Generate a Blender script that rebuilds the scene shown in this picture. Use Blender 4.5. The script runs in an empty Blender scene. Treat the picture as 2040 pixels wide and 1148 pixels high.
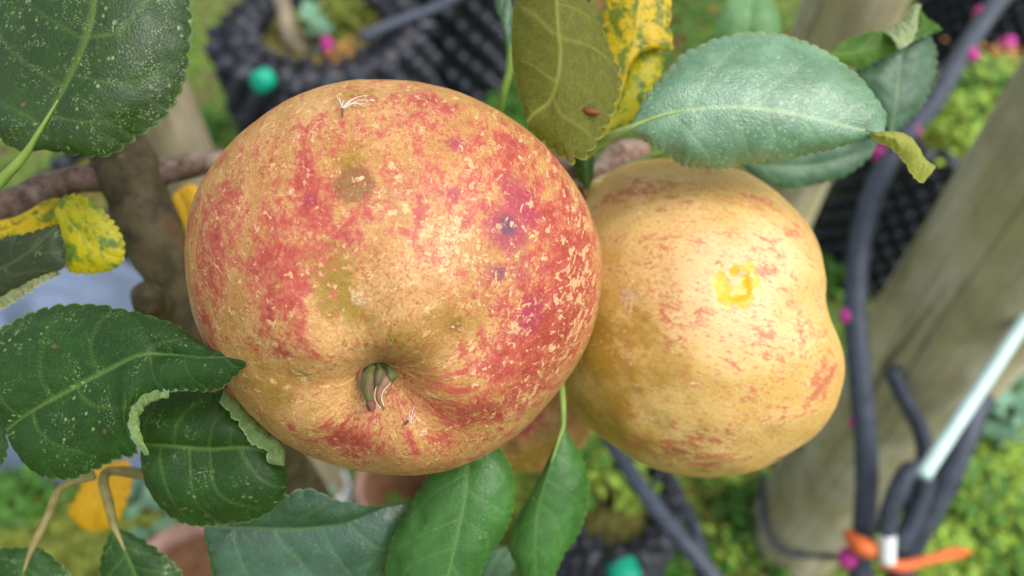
import bpy, math, random
import numpy as np
from mathutils import Vector

random.seed(7)
RNG = np.random.default_rng(11)
SC = bpy.context.scene
COL = SC.collection

# ------------------------------------------------------------------ camera, sky, sun, exposure
CAM_H, PITCH, FPX = 0.95, math.radians(50.2), 1473.0     # metres, downward tilt, focal length in photo pixels
cam_data = bpy.data.cameras.new('camera')
cam = bpy.data.objects.new('camera', cam_data)
COL.objects.link(cam)
SC.camera = cam
cam.location = (0, 0, CAM_H)
cam.rotation_euler = (math.pi / 2 - PITCH, 0, 0)
cam_data.sensor_width = 36.0
cam_data.lens = FPX / 2040 * 36.0
cam_data.clip_start, cam_data.clip_end = 0.01, 400.0
cam_data.dof.use_dof = True
cam_data.dof.focus_distance = 0.130
cam_data.dof.aperture_fstop = 11.5

R_ = np.array([1.0, 0, 0])
F_ = np.array([0, math.cos(PITCH), -math.sin(PITCH)])
U_ = np.array([0, math.sin(PITCH), math.cos(PITCH)])
C_ = np.array([0, 0, CAM_H])

world = bpy.data.worlds.new('World')
SC.world = world
world.use_nodes = True
SUN = (0.46 * R_ + 0.42 * U_ - 0.78 * F_)
SUN = SUN / np.linalg.norm(SUN)
wn = world.node_tree
bg = wn.nodes['Background']
sky = wn.nodes.new('ShaderNodeTexSky')
sky.sky_type = 'NISHITA'
sky.sun_disc = False
sky.sun_elevation = math.asin(SUN[2])
sky.sun_rotation = math.atan2(SUN[0], SUN[1])
sky.air_density, sky.dust_density, sky.ozone_density = 1.0, 3.0, 1.0
hs = wn.nodes.new('ShaderNodeHueSaturation')           # cloud cover: a whiter sky
hs.inputs['Saturation'].default_value = 0.42
wn.links.new(sky.outputs[0], hs.inputs['Color'])
wn.links.new(hs.outputs[0], bg.inputs[0])
bg.inputs[1].default_value = 0.13
sun_d = bpy.data.lights.new('sun', 'SUN')
sun_d.energy, sun_d.angle, sun_d.color = 1.4, math.radians(40), (1.0, 0.98, 0.95)
sun = bpy.data.objects.new('sun', sun_d)
COL.objects.link(sun)
sun.rotation_euler = Vector(SUN).to_track_quat('Z', 'Y').to_euler()
SC.view_settings.view_transform = 'Standard'
SC.view_settings.look = 'None'
SC.view_settings.exposure = 0.80
SC.view_settings.gamma = 1.0
SC.view_settings.use_curve_mapping = False
SC.render.engine = 'CYCLES'
SC.cycles.use_denoising = True
SC.cycles.max_bounces = 8


# ------------------------------------------------------------------ helpers
def P(x, y, d):
    """The point d metres deep (along the optical axis) that photo pixel x, y looks at."""
    return C_ + d * F_ + d * (x - 1020) / FPX * R_ - d * (y - 574) / FPX * U_


def G(x, y, z=0.0):
    """Where the sight line of pixel x, y meets the level z."""
    r = F_ + (x - 1020) / FPX * R_ - (y - 574) / FPX * U_
    return C_ + r * (z - CAM_H) / r[2]


def proj(p):
    q = np.asarray(p) - C_
    d = q @ F_
    return np.stack([1020 + FPX * (q @ R_) / d, 574 - FPX * (q @ U_) / d, d], -1)


def lin(c):
    out = []
    for v in c:
        v = v / 255.0
        out.append(v / 12.92 if v <= 0.04045 else ((v + 0.055) / 1.055) ** 2.4)
    return tuple(out) + (1.0,)


def hash3(i, seed):
    v = (i[..., 0] * 374761393 + i[..., 1] * 668265263 + i[..., 2] * 2147483647 + seed * 974711) & 0x7fffffff
    v = ((v ^ (v >> 13)) * 1274126177) & 0x7fffffff
    return ((v ^ (v >> 16)) & 0xffff) / 65535.0


def vnoise(p, seed=0):
    p = np.asarray(p, float)
    i = np.floor(p).astype(np.int64)
    f = p - i
    f = f * f * (3 - 2 * f)
    out = 0
    for dx in (0, 1):
        for dy in (0, 1):
            for dz in (0, 1):
                w = (f[..., 0] if dx else 1 - f[..., 0]) * (f[..., 1] if dy else 1 - f[..., 1]) * (f[..., 2] if dz else 1 - f[..., 2])
                out = out + w * hash3(i + np.array([dx, dy, dz]), seed)
    return out


def fbm(p, seed=0, n=4):
    s, a, t = 0, 1.0, 0
    for k in range(n):
        s = s + a * vnoise(np.asarray(p) * 2 ** k + 17.3 * k, seed + k)
        t += a
        a *= 0.5
    return s / t


def smooth(a, b, x):
    t = np.clip((x - a) / (b - a), 0, 1)
    return t * t * (3 - 2 * t)


def spline(pts, n):
    """n points evenly spaced along a smooth curve through pts."""
    pts = np.asarray(pts, float)
    if len(pts) == 2:
        t = np.linspace(0, 1, n)[:, None]
        return pts[0] * (1 - t) + pts[1] * t
    seg = np.maximum(np.linalg.norm(np.diff(pts, axis=0), axis=1), 1e-9)
    k = np.concatenate([[0], np.cumsum(np.sqrt(seg))])
    m = np.gradient(pts, k, axis=0)
    t = np.linspace(0, k[-1], max(n * 4, 60))
    j = np.clip(np.searchsorted(k, t, 'right') - 1, 0, len(k) - 2)
    h = (k[j + 1] - k[j])[:, None]
    s = ((t - k[j])[:, None]) / h
    q = ((2 * s ** 3 - 3 * s ** 2 + 1) * pts[j] + (s ** 3 - 2 * s ** 2 + s) * h * m[j]
         + (-2 * s ** 3 + 3 * s ** 2) * pts[j + 1] + (s ** 3 - s ** 2) * h * m[j + 1])
    L = np.concatenate([[0], np.cumsum(np.linalg.norm(np.diff(q, axis=0), axis=1))])
    tt = np.linspace(0, L[-1], n)
    return np.stack([np.interp(tt, L, q[:, c]) for c in range(q.shape[1])], -1)


def grid_faces(nu, nv, off=0, wrap_v=False, flip=False):
    i = np.arange(nu - 1)[:, None]
    j = np.arange(nv if wrap_v else nv - 1)[None, :]
    jn = (j + 1) % nv
    a, b, c, d = i * nv + j, i * nv + jn, (i + 1) * nv + jn, (i + 1) * nv + j
    f = np.stack([a, b, c, d], -1).reshape(-1, 4) + off
    return f[:, ::-1] if flip else f


def new_mesh(name, verts, faces, mat, attrs=None, loc=None, parent=None, smooth_shade=True, mats=None, midx=None):
    """Link one mesh object; verts are world points, loc becomes its origin."""
    loc = np.zeros(3) if loc is None else np.asarray(loc, float)
    me = bpy.data.meshes.new(name)
    faces = faces if isinstance(faces, list) else faces.tolist()
    me.from_pydata((np.asarray(verts) - loc).tolist(), [], faces)
    for k, v in (attrs or {}).items():
        v = np.asarray(v, np.float32)
        a = me.attributes.new(k, 'FLOAT_VECTOR' if v.ndim == 2 else 'FLOAT', 'POINT')
        a.data.foreach_set('vector' if v.ndim == 2 else 'value', v.ravel())
    if smooth_shade:
        me.polygons.foreach_set('use_smooth', [True] * len(me.polygons))
    for m in (mats or [mat]):
        me.materials.append(m)
    if midx is not None:
        me.polygons.foreach_set('material_index', list(midx))
    me.update()
    o = bpy.data.objects.new(name, me)
    COL.objects.link(o)
    o.location = loc
    if parent is not None:
        attach(o, parent)
    return o


def world_loc(o):
    v = Vector(o.location)
    while o.parent is not None:
        o = o.parent
        v = v + Vector(o.location)
    return v


def attach(o, parent):
    o.parent = parent
    o.location = Vector(o.location) - world_loc(parent)


def tag(o, label=None, cat=None, group=None, kind=None):
    for k, v in (('label', label), ('category', cat), ('group', group), ('kind', kind)):
        if v:
            o[k] = v
    return o


def empty(name, loc, label, cat, group=None):
    o = bpy.data.objects.new(name, None)
    COL.objects.link(o)
    o.location = tuple(loc)
    o.empty_display_size = 0.01
    return tag(o, label, cat, group)


def tube_data(path, radii, n=60, ring=14, rough=0.0, freq=150.0, seed=0, cap=True):
    path = np.asarray(path, float)
    pr = np.concatenate([path, np.asarray(radii, float)[:, None] * np.ones((len(path), 1))], 1) if np.ndim(radii) else \
        np.concatenate([path, np.full((len(path), 1), radii)], 1)
    q = spline(pr, n)
    c, r = q[:, :3], q[:, 3]
    t = np.gradient(c, axis=0)
    t /= np.linalg.norm(t, axis=1)[:, None]
    a = np.array([0.3, -0.8, 0.5])
    e = np.zeros_like(c)
    for i in range(n):
        a = a - (a @ t[i]) * t[i]
        a /= np.linalg.norm(a)
        e[i] = a
    b = np.cross(t, e)
    th = np.linspace(0, 2 * np.pi, ring, endpoint=False)
    dirs = e[:, None] * np.cos(th)[None, :, None] + b[:, None] * np.sin(th)[None, :, None]
    rr = np.repeat(r[:, None], ring, 1)
    if rough:
        pp = c[:, None] + dirs * r[:, None, None]
        rr = rr * (1 + rough * (fbm(pp * freq, seed) - 0.5) * 2)
    v = (c[:, None] + dirs * rr[..., None]).reshape(-1, 3)
    f = grid_faces(n, ring, 0, True).tolist()
    if cap:
        v = np.concatenate([v, c[:1], c[-1:]])
        k0, k1 = n * ring, n * ring + 1
        f += [[(j + 1) % ring, j, k0] for j in range(ring)]
        f += [[(n - 1) * ring + j, (n - 1) * ring + (j + 1) % ring, k1] for j in range(ring)]
    return v, f


def tube(name, path, radii, mat, parent=None, loc=None, **kw):
    v, f = tube_data(path, radii, **kw)
    return new_mesh(name, v, f, mat, loc=(path[0] if loc is None else loc), parent=parent)


def join(parts):
    vs, fs, n = [], [], 0
    for v, f in parts:
        vs.append(np.asarray(v))
        f = f if isinstance(f, list) else f.tolist()
        fs += [[i + n for i in q] for q in f]
        n += len(v)
    return np.concatenate(vs), fs


def ellipsoid(c, ax, n=14, m=20):
    c, ax = np.asarray(c, float), [np.asarray(a, float) for a in ax]
    ph = np.linspace(0.02, np.pi - 0.02, n)
    th = np.linspace(0, 2 * np.pi, m, endpoint=False)
    v = (c + np.sin(ph)[:, None, None] * (np.cos(th)[None, :, None] * ax[0] + np.sin(th)[None, :, None] * ax[1])
         + np.cos(ph)[:, None, None] * ax[2])
    return v.reshape(-1, 3), grid_faces(n, m, 0, True, flip=True).tolist()


# ------------------------------------------------------------------ material helper
class Mat:
    def __init__(self, name, rough=0.6, spec=0.5):
        self.m = bpy.data.materials.new(name)
        self.m.use_nodes = True
        self.t = self.m.node_tree
        self.b = self.t.nodes['Principled BSDF']
        self.b.inputs['Roughness'].default_value = rough
        self.b.inputs['Specular IOR Level'].default_value = spec
        self.out = self.t.nodes['Material Output']
        self.coord = self.t.nodes.new('ShaderNodeTexCoord').outputs['Object']

    def link(self, a, b):
        if hasattr(a, 'is_output'):
            self.t.links.new(a, b)
        else:
            b.default_value = a

    def attr(self, name, vec=False):
        n = self.t.nodes.new('ShaderNodeAttribute')
        n.attribute_name = name
        return n.outputs['Vector' if vec else 'Fac']

    def noise(self, scale, detail=4, rough=0.55, vec=None, dist=0.0):
        n = self.t.nodes.new('ShaderNodeTexNoise')
        n.inputs['Scale'].default_value = scale
        n.inputs['Detail'].default_value = detail
        n.inputs['Roughness'].default_value = rough
        n.inputs['Distortion'].default_value = dist
        self.link(self.coord if vec is None else vec, n.inputs['Vector'])
        return n.outputs['Fac']

    def voronoi(self, scale, feature='F1', vec=None, rnd=1.0):
        n = self.t.nodes.new('ShaderNodeTexVoronoi')
        n.feature = feature
        n.inputs['Scale'].default_value = scale
        n.inputs['Randomness'].default_value = rnd
        self.link(self.coord if vec is None else vec, n.inputs['Vector'])
        return n.outputs['Distance']

    def math(self, op, a, b=0.0, c=0.0):
        n = self.t.nodes.new('ShaderNodeMath')
        n.operation = op
        self.link(a, n.inputs[0])
        self.link(b, n.inputs[1])
        self.link(c, n.inputs[2])
        return n.outputs[0]

    def step(self, x, lo, hi, a=0.0, b=1.0):
        n = self.t.nodes.new('ShaderNodeMapRange')
        n.interpolation_type = 'SMOOTHSTEP'
        self.link(x, n.inputs[0])
        for k, v in zip((1, 2, 3, 4), (lo, hi, a, b)):
            self.link(v, n.inputs[k])
        return n.outputs[0]

    def mix(self, f, a, b, mode='MIX'):
        n = self.t.nodes.new('ShaderNodeMix')
        n.data_type = 'RGBA'
        n.blend_type = mode
        self.link(f, n.inputs[0])
        self.link(a, n.inputs[6])
        self.link(b, n.inputs[7])
        return n.outputs[2]

    def vscale(self, s):
        n = self.t.nodes.new('ShaderNodeVectorMath')
        n.operation = 'MULTIPLY'
        self.link(self.coord, n.inputs[0])
        n.inputs[1].default_value = s
        return n.outputs[0]

    def bump(self, h, strength, dist):
        n = self.t.nodes.new('ShaderNodeBump')
        n.inputs['Strength'].default_value = strength
        n.inputs['Distance'].default_value = dist
        self.link(h, n.inputs['Height'])
        self.link(n.outputs[0], self.b.inputs['Normal'])
        return n.outputs[0]

    def color(self, c):
        self.link(c, self.b.inputs['Base Color'])
        return self


def plain(name, c, rough=0.6, spec=0.4, vary=0.25, scale=120.0, bump=0.0, dist=0.001):
    m = Mat(name, rough, spec)
    n = m.noise(scale, 5)
    dark = tuple(v * (1 - vary) for v in lin(c)[:3]) + (1,)
    lite = tuple(min(1, v * (1 + vary)) for v in lin(c)[:3]) + (1,)
    m.color(m.mix(m.step(n, 0.3, 0.7), dark, lite))
    if bump:
        m.bump(n, bump, dist)
    return m.m


def leaf_mat(name, top, top2, under, vein, speck=0.0, rough=0.42, spec=0.5, mottle=None, cover=0.5, trans=0.22, net=0.35):
    m = Mat(name, rough, spec)
    lc = m.attr('lc', True)
    tone = m.step(m.noise(0.16, 5, 0.6, lc), 0.32, 0.68)
    col = m.mix(tone, lin(top), lin(top2))
    cell = m.voronoi(1.5, 'DISTANCE_TO_EDGE', lc)
    lines = m.step(cell, 0.0, 0.11, 1.0, 0.0)
    fine = m.noise(1.6, 6, 0.65, lc)
    col = m.mix(m.math('MULTIPLY', lines, net * 0.5), col, lin(vein))
    col = m.mix(m.step(fine, 0.35, 0.75, 0.0, 0.35), col, lin(top2))
    if mottle:
        n = m.noise(0.3, 5, 0.64, lc, 0.4)
        n = m.math('ADD', n, m.math('MULTIPLY', m.attr('vein'), -0.06))
        f = m.step(m.math('ADD', n, m.math('MULTIPLY', m.math('SUBTRACT', fine, .5), .22)), cover - 0.08, cover + 0.08)
        col = m.mix(f, m.mix(m.step(fine, 0.3, 0.7), lin(mottle), lin(tuple(int(v * 0.88) for v in mottle))), col)
    col = m.mix(m.math('MULTIPLY', m.attr('vein'), 0.62), col, lin(vein))
    if speck:
        v = m.voronoi(0.75, 'F1', lc)
        zone = m.noise(0.13, 3, 0.5, lc)
        dots = m.math('MULTIPLY', m.step(v, 0.12, 0.32, 0.85, 0.0), m.step(zone, 0.66 - 0.17 * speck, 0.78 - 0.17 * speck))
        v2 = m.voronoi(2.1, 'F1', lc)
        dots2 = m.math('MULTIPLY', m.step(v2, 0.10, 0.42, 0.8, 0.0), m.step(m.noise(0.3, 3, 0.5, lc), 0.60 - 0.1 * speck, 0.68 - 0.1 * speck))
        dots = m.math('MULTIPLY', m.math('MAXIMUM', dots, dots2), m.step(fine, 0.35, 0.5, 0.25, 0.85))
        col = m.mix(dots, col, lin(tuple(max(a, b) for a, b in zip((158, 178, 120), (int(v * 1.6) for v in top)))))
    col = m.mix(m.step(m.noise(.09, 4, .6, lc, .6), .5, .75, 0, .35), col, lin(tuple(min(255, int(v * 1.25 + 14)) for v in top2)))
    # rare brown scorch spots
    sp = m.step(m.voronoi(0.16, 'F1', lc), 0.03, 0.11, 0.8, 0.0)
    col = m.mix(m.math('MULTIPLY', sp, m.step(m.noise(0.2, 2, 0.5, lc), 0.5, 0.56)), col, lin((118, 92, 62)))
    geo = m.t.nodes.new('ShaderNodeNewGeometry')
    ucol = m.mix(m.math('MULTIPLY', lines, 0.3), lin(under), lin(vein))
    ucol = m.mix(m.step(fine, 0.3, 0.7, 0.0, 0.45), ucol, lin(tuple(int(v * 0.62) for v in under)))
    ucol = m.mix(m.step(m.noise(.5, 4, .6, lc), .42, .66, 0, .5), ucol, lin(tuple(int(v * 0.78) for v in under)))
    ucol = m.mix(m.step(m.noise(.28, 4, .6, lc), .63, .70, 0, .7), ucol, lin((120, 96, 70)))
    ucol = m.mix(m.math('MULTIPLY', m.attr('vein'), 0.8), ucol, lin(tuple(min(255, v + 45) for v in under)))
    rim = m.step(m.attr('edge'), 0.965, 0.992)
    col = m.mix(m.math('MULTIPLY', rim, 0.55), col, lin(under))
    ucol = m.mix(m.math('MULTIPLY', rim, 0.7), ucol, lin(tuple(min(255, v + 55) for v in under)))
    col = m.mix(geo.outputs['Backfacing'], col, ucol)
    m.color(col)
    bloom = m.step(m.noise(.35, 5, .65, lc, .5), .3, .7, -.05, .16)
    m.link(m.math('ADD', m.step(geo.outputs['Backfacing'], 0, 1, rough, 0.72), bloom), m.b.inputs['Roughness'])
    h = m.math('ADD', m.math('MULTIPLY', m.step(cell, 0.0, 0.25), 0.6), m.math('MULTIPLY', fine, 0.8))
    nrm = m.bump(m.math('ADD', h, m.math('MULTIPLY', m.noise(.5, 4, .6, lc), 2.5)), 0.3, 0.00028)
    tr = m.t.nodes.new('ShaderNodeBsdfTranslucent')
    m.link(m.mix(0.5, col, lin((150, 190, 50))), tr.inputs['Color'])
    mx = m.t.nodes.new('ShaderNodeMixShader')
    mx.inputs[0].default_value = trans
    m.link(m.b.outputs[0], mx.inputs[1])
    m.link(tr.outputs[0], mx.inputs[2])
    m.link(mx.outputs[0], m.out.inputs[0])
    return m.m


# ------------------------------------------------------------------ materials of the setting
def ground_material():
    m = Mat('soil_and_moss', 0.95, 0.15)
    a = m.step(m.noise(14, 6, 0.65), 0.36, 0.56)
    b = m.step(m.noise(60, 6, 0.7), 0.35, 0.65)
    c = m.mix(b, lin((74, 62, 46)), lin((150, 130, 96)))
    g = m.mix(b, lin((64, 92, 34)), lin((126, 156, 66)))
    m.color(m.mix(a, c, g))
    m.bump(m.noise(150, 8, 0.7), 0.9, 0.01)
    return m.m


def wood_material(name, a, b, c):
    m = Mat(name, 0.85, 0.2)
    v = m.vscale((1.0, 1.0, 0.12))
    n = m.step(m.noise(70, 6, 0.65, v, 0.6), 0.3, 0.7)
    g = m.step(m.noise(16, 5, 0.6, m.vscale((1, 1, 0.6))), 0.42, 0.64)
    g2 = m.step(m.noise(11, 5, 0.65, m.vscale((1, 1, 0.8)), 0.8), 0.44, 0.66)
    col = m.mix(n, lin(a), lin(b))
    col = m.mix(m.math('MULTIPLY', g, 0.75), col, lin(c))
    col = m.mix(m.math('MULTIPLY', g2, 0.4), col, lin(tuple(int(v * .62) for v in a)))
    crack = m.step(m.noise(38, 2, 0.4, m.vscale((1, 1, 0.03))), 0.485, 0.5)
    crack2 = m.step(m.noise(38, 2, 0.4, m.vscale((1, 1, 0.03))), 0.5, 0.515, 1, 0)
    col = m.mix(m.math('MULTIPLY', m.math('MULTIPLY', crack, crack2), 0.7), col, lin((70, 60, 46)))
    m.color(col)
    m.bump(m.noise(220, 6, 0.7, v), 0.6, 0.002)
    return m.m


MAT_GROUND = ground_material()
MAT_POST = wood_material('weathered_post_wood', (178, 170, 138), (212, 204, 176), (172, 162, 110))
MAT_STAKE = wood_material('stake_wood', (132, 120, 98), (172, 158, 134), (140, 130, 98))
MAT_POT = plain('black_pot_plastic', (26, 28, 34), 0.42, 0.5, 0.35, 60)
MAT_KNOB = plain('black_knob_plastic', (40, 44, 54), 0.45, 0.5, 0.5, 160)
MAT_TEAL = plain('teal_plastic', (10, 165, 130), 0.4, 0.5, 0.15, 300)
MAT_PIPE = plain('black_pipe_plastic', (62, 69, 82), 0.5, 0.45, 0.25, 90, 0.2, 0.0006)
MAT_MAGENTA = plain('magenta_plastic', (190, 48, 140), 0.45, 0.5, 0.2, 300)
MAT_MOSS = plain('moss', (118, 128, 48), 0.95, 0.1, 0.45, 90, 0.9, 0.006)
MAT_POTSOIL = plain('mossy_potting_soil', (104, 100, 54), 0.95, 0.1, 0.6, 45, 0.9, 0.006)
MAT_SHEET = plain('blue_grey_sheet', (112, 126, 148), 0.6, 0.3, 0.2, 12, 0.3, 0.004)
MAT_ORANGE = plain('orange_plastic', (215, 105, 50), 0.5, 0.4, 0.15, 200)
MAT_PALE = plain('pale_rod_coating', (196, 222, 216), 0.4, 0.5, 0.1, 60)
MAT_WHITE = plain('white_sleeve', (222, 226, 222), 0.5, 0.4, 0.08, 60)
MAT_TERRA = plain('terracotta', (100, 72, 50), 0.85, 0.2, 0.3, 40, 0.4, 0.002)
MAT_TERRA_RIM = plain('terracotta_rim', (142, 112, 100), 0.85, 0.2, 0.2, 40, 0.3, 0.002)
MAT_WEED = [plain('weed_bright', (142, 172, 62), 0.6, 0.3, 0.3, 40), plain('weed_green', (70, 114, 38), 0.6, 0.3, 0.3, 40),
            plain('weed_olive', (112, 122, 48), 0.7, 0.2, 0.35, 40), plain('weed_grey', (104, 142, 112), 0.6, 0.3, 0.2, 40)]
MAT_DRY = plain('dry_litter', (176, 128, 72), 0.9, 0.2, 0.35, 60)


# ------------------------------------------------------------------ ground
def axis_steps(lo, hi, n, far):
    a = np.linspace(lo, hi, n)
    g = np.array([0.3, 1, 3, 8, 20, 50, far])
    return np.concatenate([lo - g[::-1], a, hi + g])


def make_ground():
    xs, ys = axis_steps(-1.4, 1.6, 150, 120), axis_steps(-0.6, 2.4, 150, 120)
    X, Y = np.meshgrid(xs, ys, indexing='ij')
    p = np.stack([X, Y, np.zeros_like(X)], -1)
    near = ((X > -1.5) & (X < 1.7) & (Y > -0.7) & (Y < 2.5))
    Z = (0.05 * (fbm(p * 7, 3) - 0.5) + 0.022 * (fbm(p * 38, 5) - 0.5)) * near
    v = np.stack([X, Y, Z], -1).reshape(-1, 3)
    return tag(new_mesh('ground', v, grid_faces(len(xs), len(ys), flip=True), MAT_GROUND), kind='structure')


make_ground()

# ------------------------------------------------------------------ wooden posts and stake
def post(name, x, y, r, h, mat, label, cat, seed, group=None, sleeve=0.0, top_flat=True, lean=(0, 0)):
    n, ring = 50, 48
    z = np.linspace(-0.05, h, n)
    th = np.linspace(0, 2 * np.pi, ring, endpoint=False)
    Z, T = np.meshgrid(z, th, indexing='ij')
    q = np.stack([np.cos(T) * 2.2, np.sin(T) * 2.2, Z * 5], -1)
    rr = r * (1 + 0.06 * (fbm(q, seed) - 0.5) - 0.02 * (vnoise(np.stack([np.cos(T) * 6, np.sin(T) * 6, Z * 0.8], -1), seed) > 0.72))
    v = np.stack([x + lean[0] * Z + rr * np.cos(T), y + lean[1] * Z + rr * np.sin(T), Z], -1).reshape(-1, 3)
    f = grid_faces(n, ring, 0, True).tolist() + [list(range((n - 1) * ring, n * ring))]
    o = new_mesh(name, v, f, mat, loc=(x, y, 0))
    return tag(o, label, cat, group)


b1 = G(1560, 1068)
post('wooden_post', b1[0] + .012, b1[1], 0.06, 1.45, MAT_POST, 'thick weathered round post at the right edge behind the black pipe', 'post', 3, 'round wooden posts')
post('wooden_post', 0.325, 0.66, 0.046, 1.45, MAT_POST, 'thinner looking post farther back, standing above the pale green leaf', 'post', 9, 'round wooden posts')
s0 = G(668, 1000)
stake = post('wooden_stake', s0[0], s0[1], 0.022, 1.3, MAT_STAKE, 'slim grey brown stake behind the red apple with a white sleeve at its foot', 'stake', 5)
sv, sf = tube_data([s0 + [0, 0, 0.0], s0 + [0, 0, 0.05]], 0.027, 8, 24)
new_mesh('sleeve', sv, sf, MAT_WHITE, loc=s0, parent=stake)


# ------------------------------------------------------------------ knobbly pots
def knob_mesh():
    prof = [(0.0145, 0.0), (0.0125, 0.006), (0.0095, 0.013), (0.0065, 0.0175), (0.003, 0.0195)]
    n = 10
    v = [(r * math.cos(2 * math.pi * k / n), r * math.sin(2 * math.pi * k / n), z) for r, z in prof for k in range(n)]
    f = grid_faces(len(prof), n, 0, True).tolist() + [list(range((len(prof) - 1) * n, len(prof) * n))]
    me = bpy.data.meshes.new('knob')
    me.from_pydata(v, [], f)
    me.polygons.foreach_set('use_smooth', [True] * len(me.polygons))
    me.materials.append(MAT_KNOB)
    return me


KNOB = knob_mesh()
KNOBS = []


def air_pot(cx, cy, r, h, label, fill, gap=0.006, face=-math.pi / 2, arc=2.2, knob=1.0, plug=None, seed=0):
    root = empty('air_pot', (cx, cy, 0), label, 'plant pot', 'black knobbly pots on the ground')
    ring = 96
    th = np.linspace(0, 2 * np.pi, ring, endpoint=False)
    prof = [(r, -0.02), (r, h * 0.5), (r, h - 0.004), (r - gap * .5, h), (r - gap, h - 0.004), (r - gap, h * 0.5), (r - gap, 0.02)]
    v = []
    for k, (rr, z) in enumerate(prof):
        zz = z + (0.007 * np.sin(th * round(2 * np.pi * r / 0.037)) if 1 < k < 5 else 0)
        v.append(np.stack([cx + rr * np.cos(th), cy + rr * np.sin(th), zz + 0 * th], -1))
    new_mesh('pot_wall', np.concatenate(v), grid_faces(len(prof), ring, 0, True, flip=True), MAT_POT, loc=(cx, cy, 0), parent=root)
    # soil or moss filling, slightly domed
    n = 24
    rad = np.linspace(0.002, r - gap - .002, n)
    Rr, T = np.meshgrid(rad, th, indexing='ij')
    q = np.stack([cx + Rr * np.cos(T), cy + Rr * np.sin(T), 0 * T], -1)
    Z = h - 0.035 + 0.03 * (fbm(q * 30, seed) - 0.5) + 0.012 * (fbm(q * 120, seed + 2) - 0.5)
    q[..., 2] = Z
    new_mesh('soil', q.reshape(-1, 3), grid_faces(n, ring, 0, True), fill, loc=(cx, cy, h - 0.035), parent=root)
    cols = max(8, round(2 * np.pi * r / (0.037 * knob)))
    pitch = 0.0245 * knob
    k = 0
    while h - 0.012 - k * pitch > -0.005:
        z = h - 0.012 - k * pitch
        for c in range(cols):
            a = 2 * math.pi * (c + 0.5 * (k % 2)) / cols
            da = abs((a - face + math.pi) % (2 * math.pi) - math.pi)
            for inward in (False, True):
                if (not inward and da > arc / 2 + 0.55) or (inward and (k > 0)):
                    continue
                o = bpy.data.objects.new('knob', KNOB)
                COL.objects.link(o)
                o.parent = root
                s = -1 if inward else 1
                rr = r - gap + .001 if inward else r - 0.001
                o.location = (rr * math.cos(a), rr * math.sin(a), z + random.uniform(-.002, .002))
                o.rotation_euler = Vector((s * math.cos(a), s * math.sin(a), 0.15)).to_track_quat('Z', 'Y').to_euler()
                sc = knob * random.uniform(0.92, 1.05) * (.8 if inward else 1)
                o.scale = (sc, sc, sc * random.uniform(.9, 1.15))
        k += 1
    if plug is not None:
        a, z = plug
        c = np.array([cx + (r + 0.012) * math.cos(a), cy + (r + 0.012) * math.sin(a), z])
        d = np.array([math.cos(a), math.sin(a), 0.25])
        d /= np.linalg.norm(d)
        v, f = tube_data([c - d * .012, c + d * 0.004, c + d * 0.010, c + d * .012], [0.016, 0.016, 0.014, 0.007], 14, 20)
        new_mesh('fixing_plug', v, f, MAT_TEAL, loc=c, parent=root)
    return root


def at_rim(px, py, z):
    p = G(px, py, z)
    return p[0], p[1]


HA = 0.33
ax_, ay_ = at_rim(640, 40, HA)
air_pot(ax_, ay_, 0.158, HA, 'black knobbly pot with a teal plug, holding moss and a young stem', MAT_POTSOIL, gap=.046, knob=1.15, plug=(-1.92, HA - 0.002), seed=1)
bx_, by_ = at_rim(850, -135, HA)
air_pot(bx_, by_, 0.145, HA, 'black knobbly pot behind and right of the pot with moss', MAT_MOSS, knob=1.3, seed=4)
ex_, ey_ = at_rim(1915, 215, 0.30)
air_pot(ex_, ey_, 0.12, 0.30, 'black knobbly pot overflowing with bright green weeds, beside the thick post', MAT_MOSS, knob=0.8, seed=5)
dx_, dy_ = at_rim(2040, -110, 0.30)
air_pot(dx_, dy_, 0.14, 0.30, 'black knobbly pot in the top right corner behind the weedy pot', MAT_MOSS, knob=0.8, seed=8)
cx_, cy_ = at_rim(1222, 985, 0.22)
air_pot(cx_, cy_, 0.066, 0.22, 'black knobbly pot with a teal plug below the yellow apple', MAT_POTSOIL, knob=0.7, gap=.012, plug=(-1.5, 0.205), seed=6)
fx_, fy_ = at_rim(235, 330, 0.26)
air_pot(fx_, fy_, 0.10, 0.26, 'dark knobbly pot behind the tree trunk next to the blue grey sheet', MAT_POTSOIL, seed=7)

# young stem, drip peg and broken bits in the mossy pot
p0 = G(590, 95, HA - 0.03)
p0 = G(585, 85, HA - 0.03)
stem = tube('young_tree', [p0 + [0.02, 0, -.02], p0, p0 + [-.012, .03, .05], p0 + [-.03, .07, .13], p0 + [-.05, .10, .30]],
            [.017, .015, .012, .011, .008], MAT_STAKE, rough=.12, freq=90)
tag(stem, 'slim grey stem of a young tree growing in the mossy pot', 'young tree')
p1 = G(652, 92, HA - 0.015)
v, f = join([ellipsoid(p1, ([.011, 0, 0], [0, .011, 0], [0, 0, .016])), tube_data([p1, p1 + [.002, 0, -.05]], .004, 6, 8)])
tag(new_mesh('drip_peg', v, f, MAT_MAGENTA, loc=p1), 'magenta drip peg stuck in the moss of the pot with the young stem', 'drip peg', 'magenta drip pegs')
p1 = G(2003, 95, 0.30)
v, f = join([ellipsoid(p1, ([.014, 0, 0], [0, .012, 0], [0, 0, .02])), tube_data([p1, p1 + [-.012, -.03, -.03]], .006, 8, 8)])
tag(new_mesh('drip_peg', v, f, MAT_MAGENTA, loc=p1), 'magenta drip peg among the black knobs in the top right corner', 'drip peg', 'magenta drip pegs')


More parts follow.
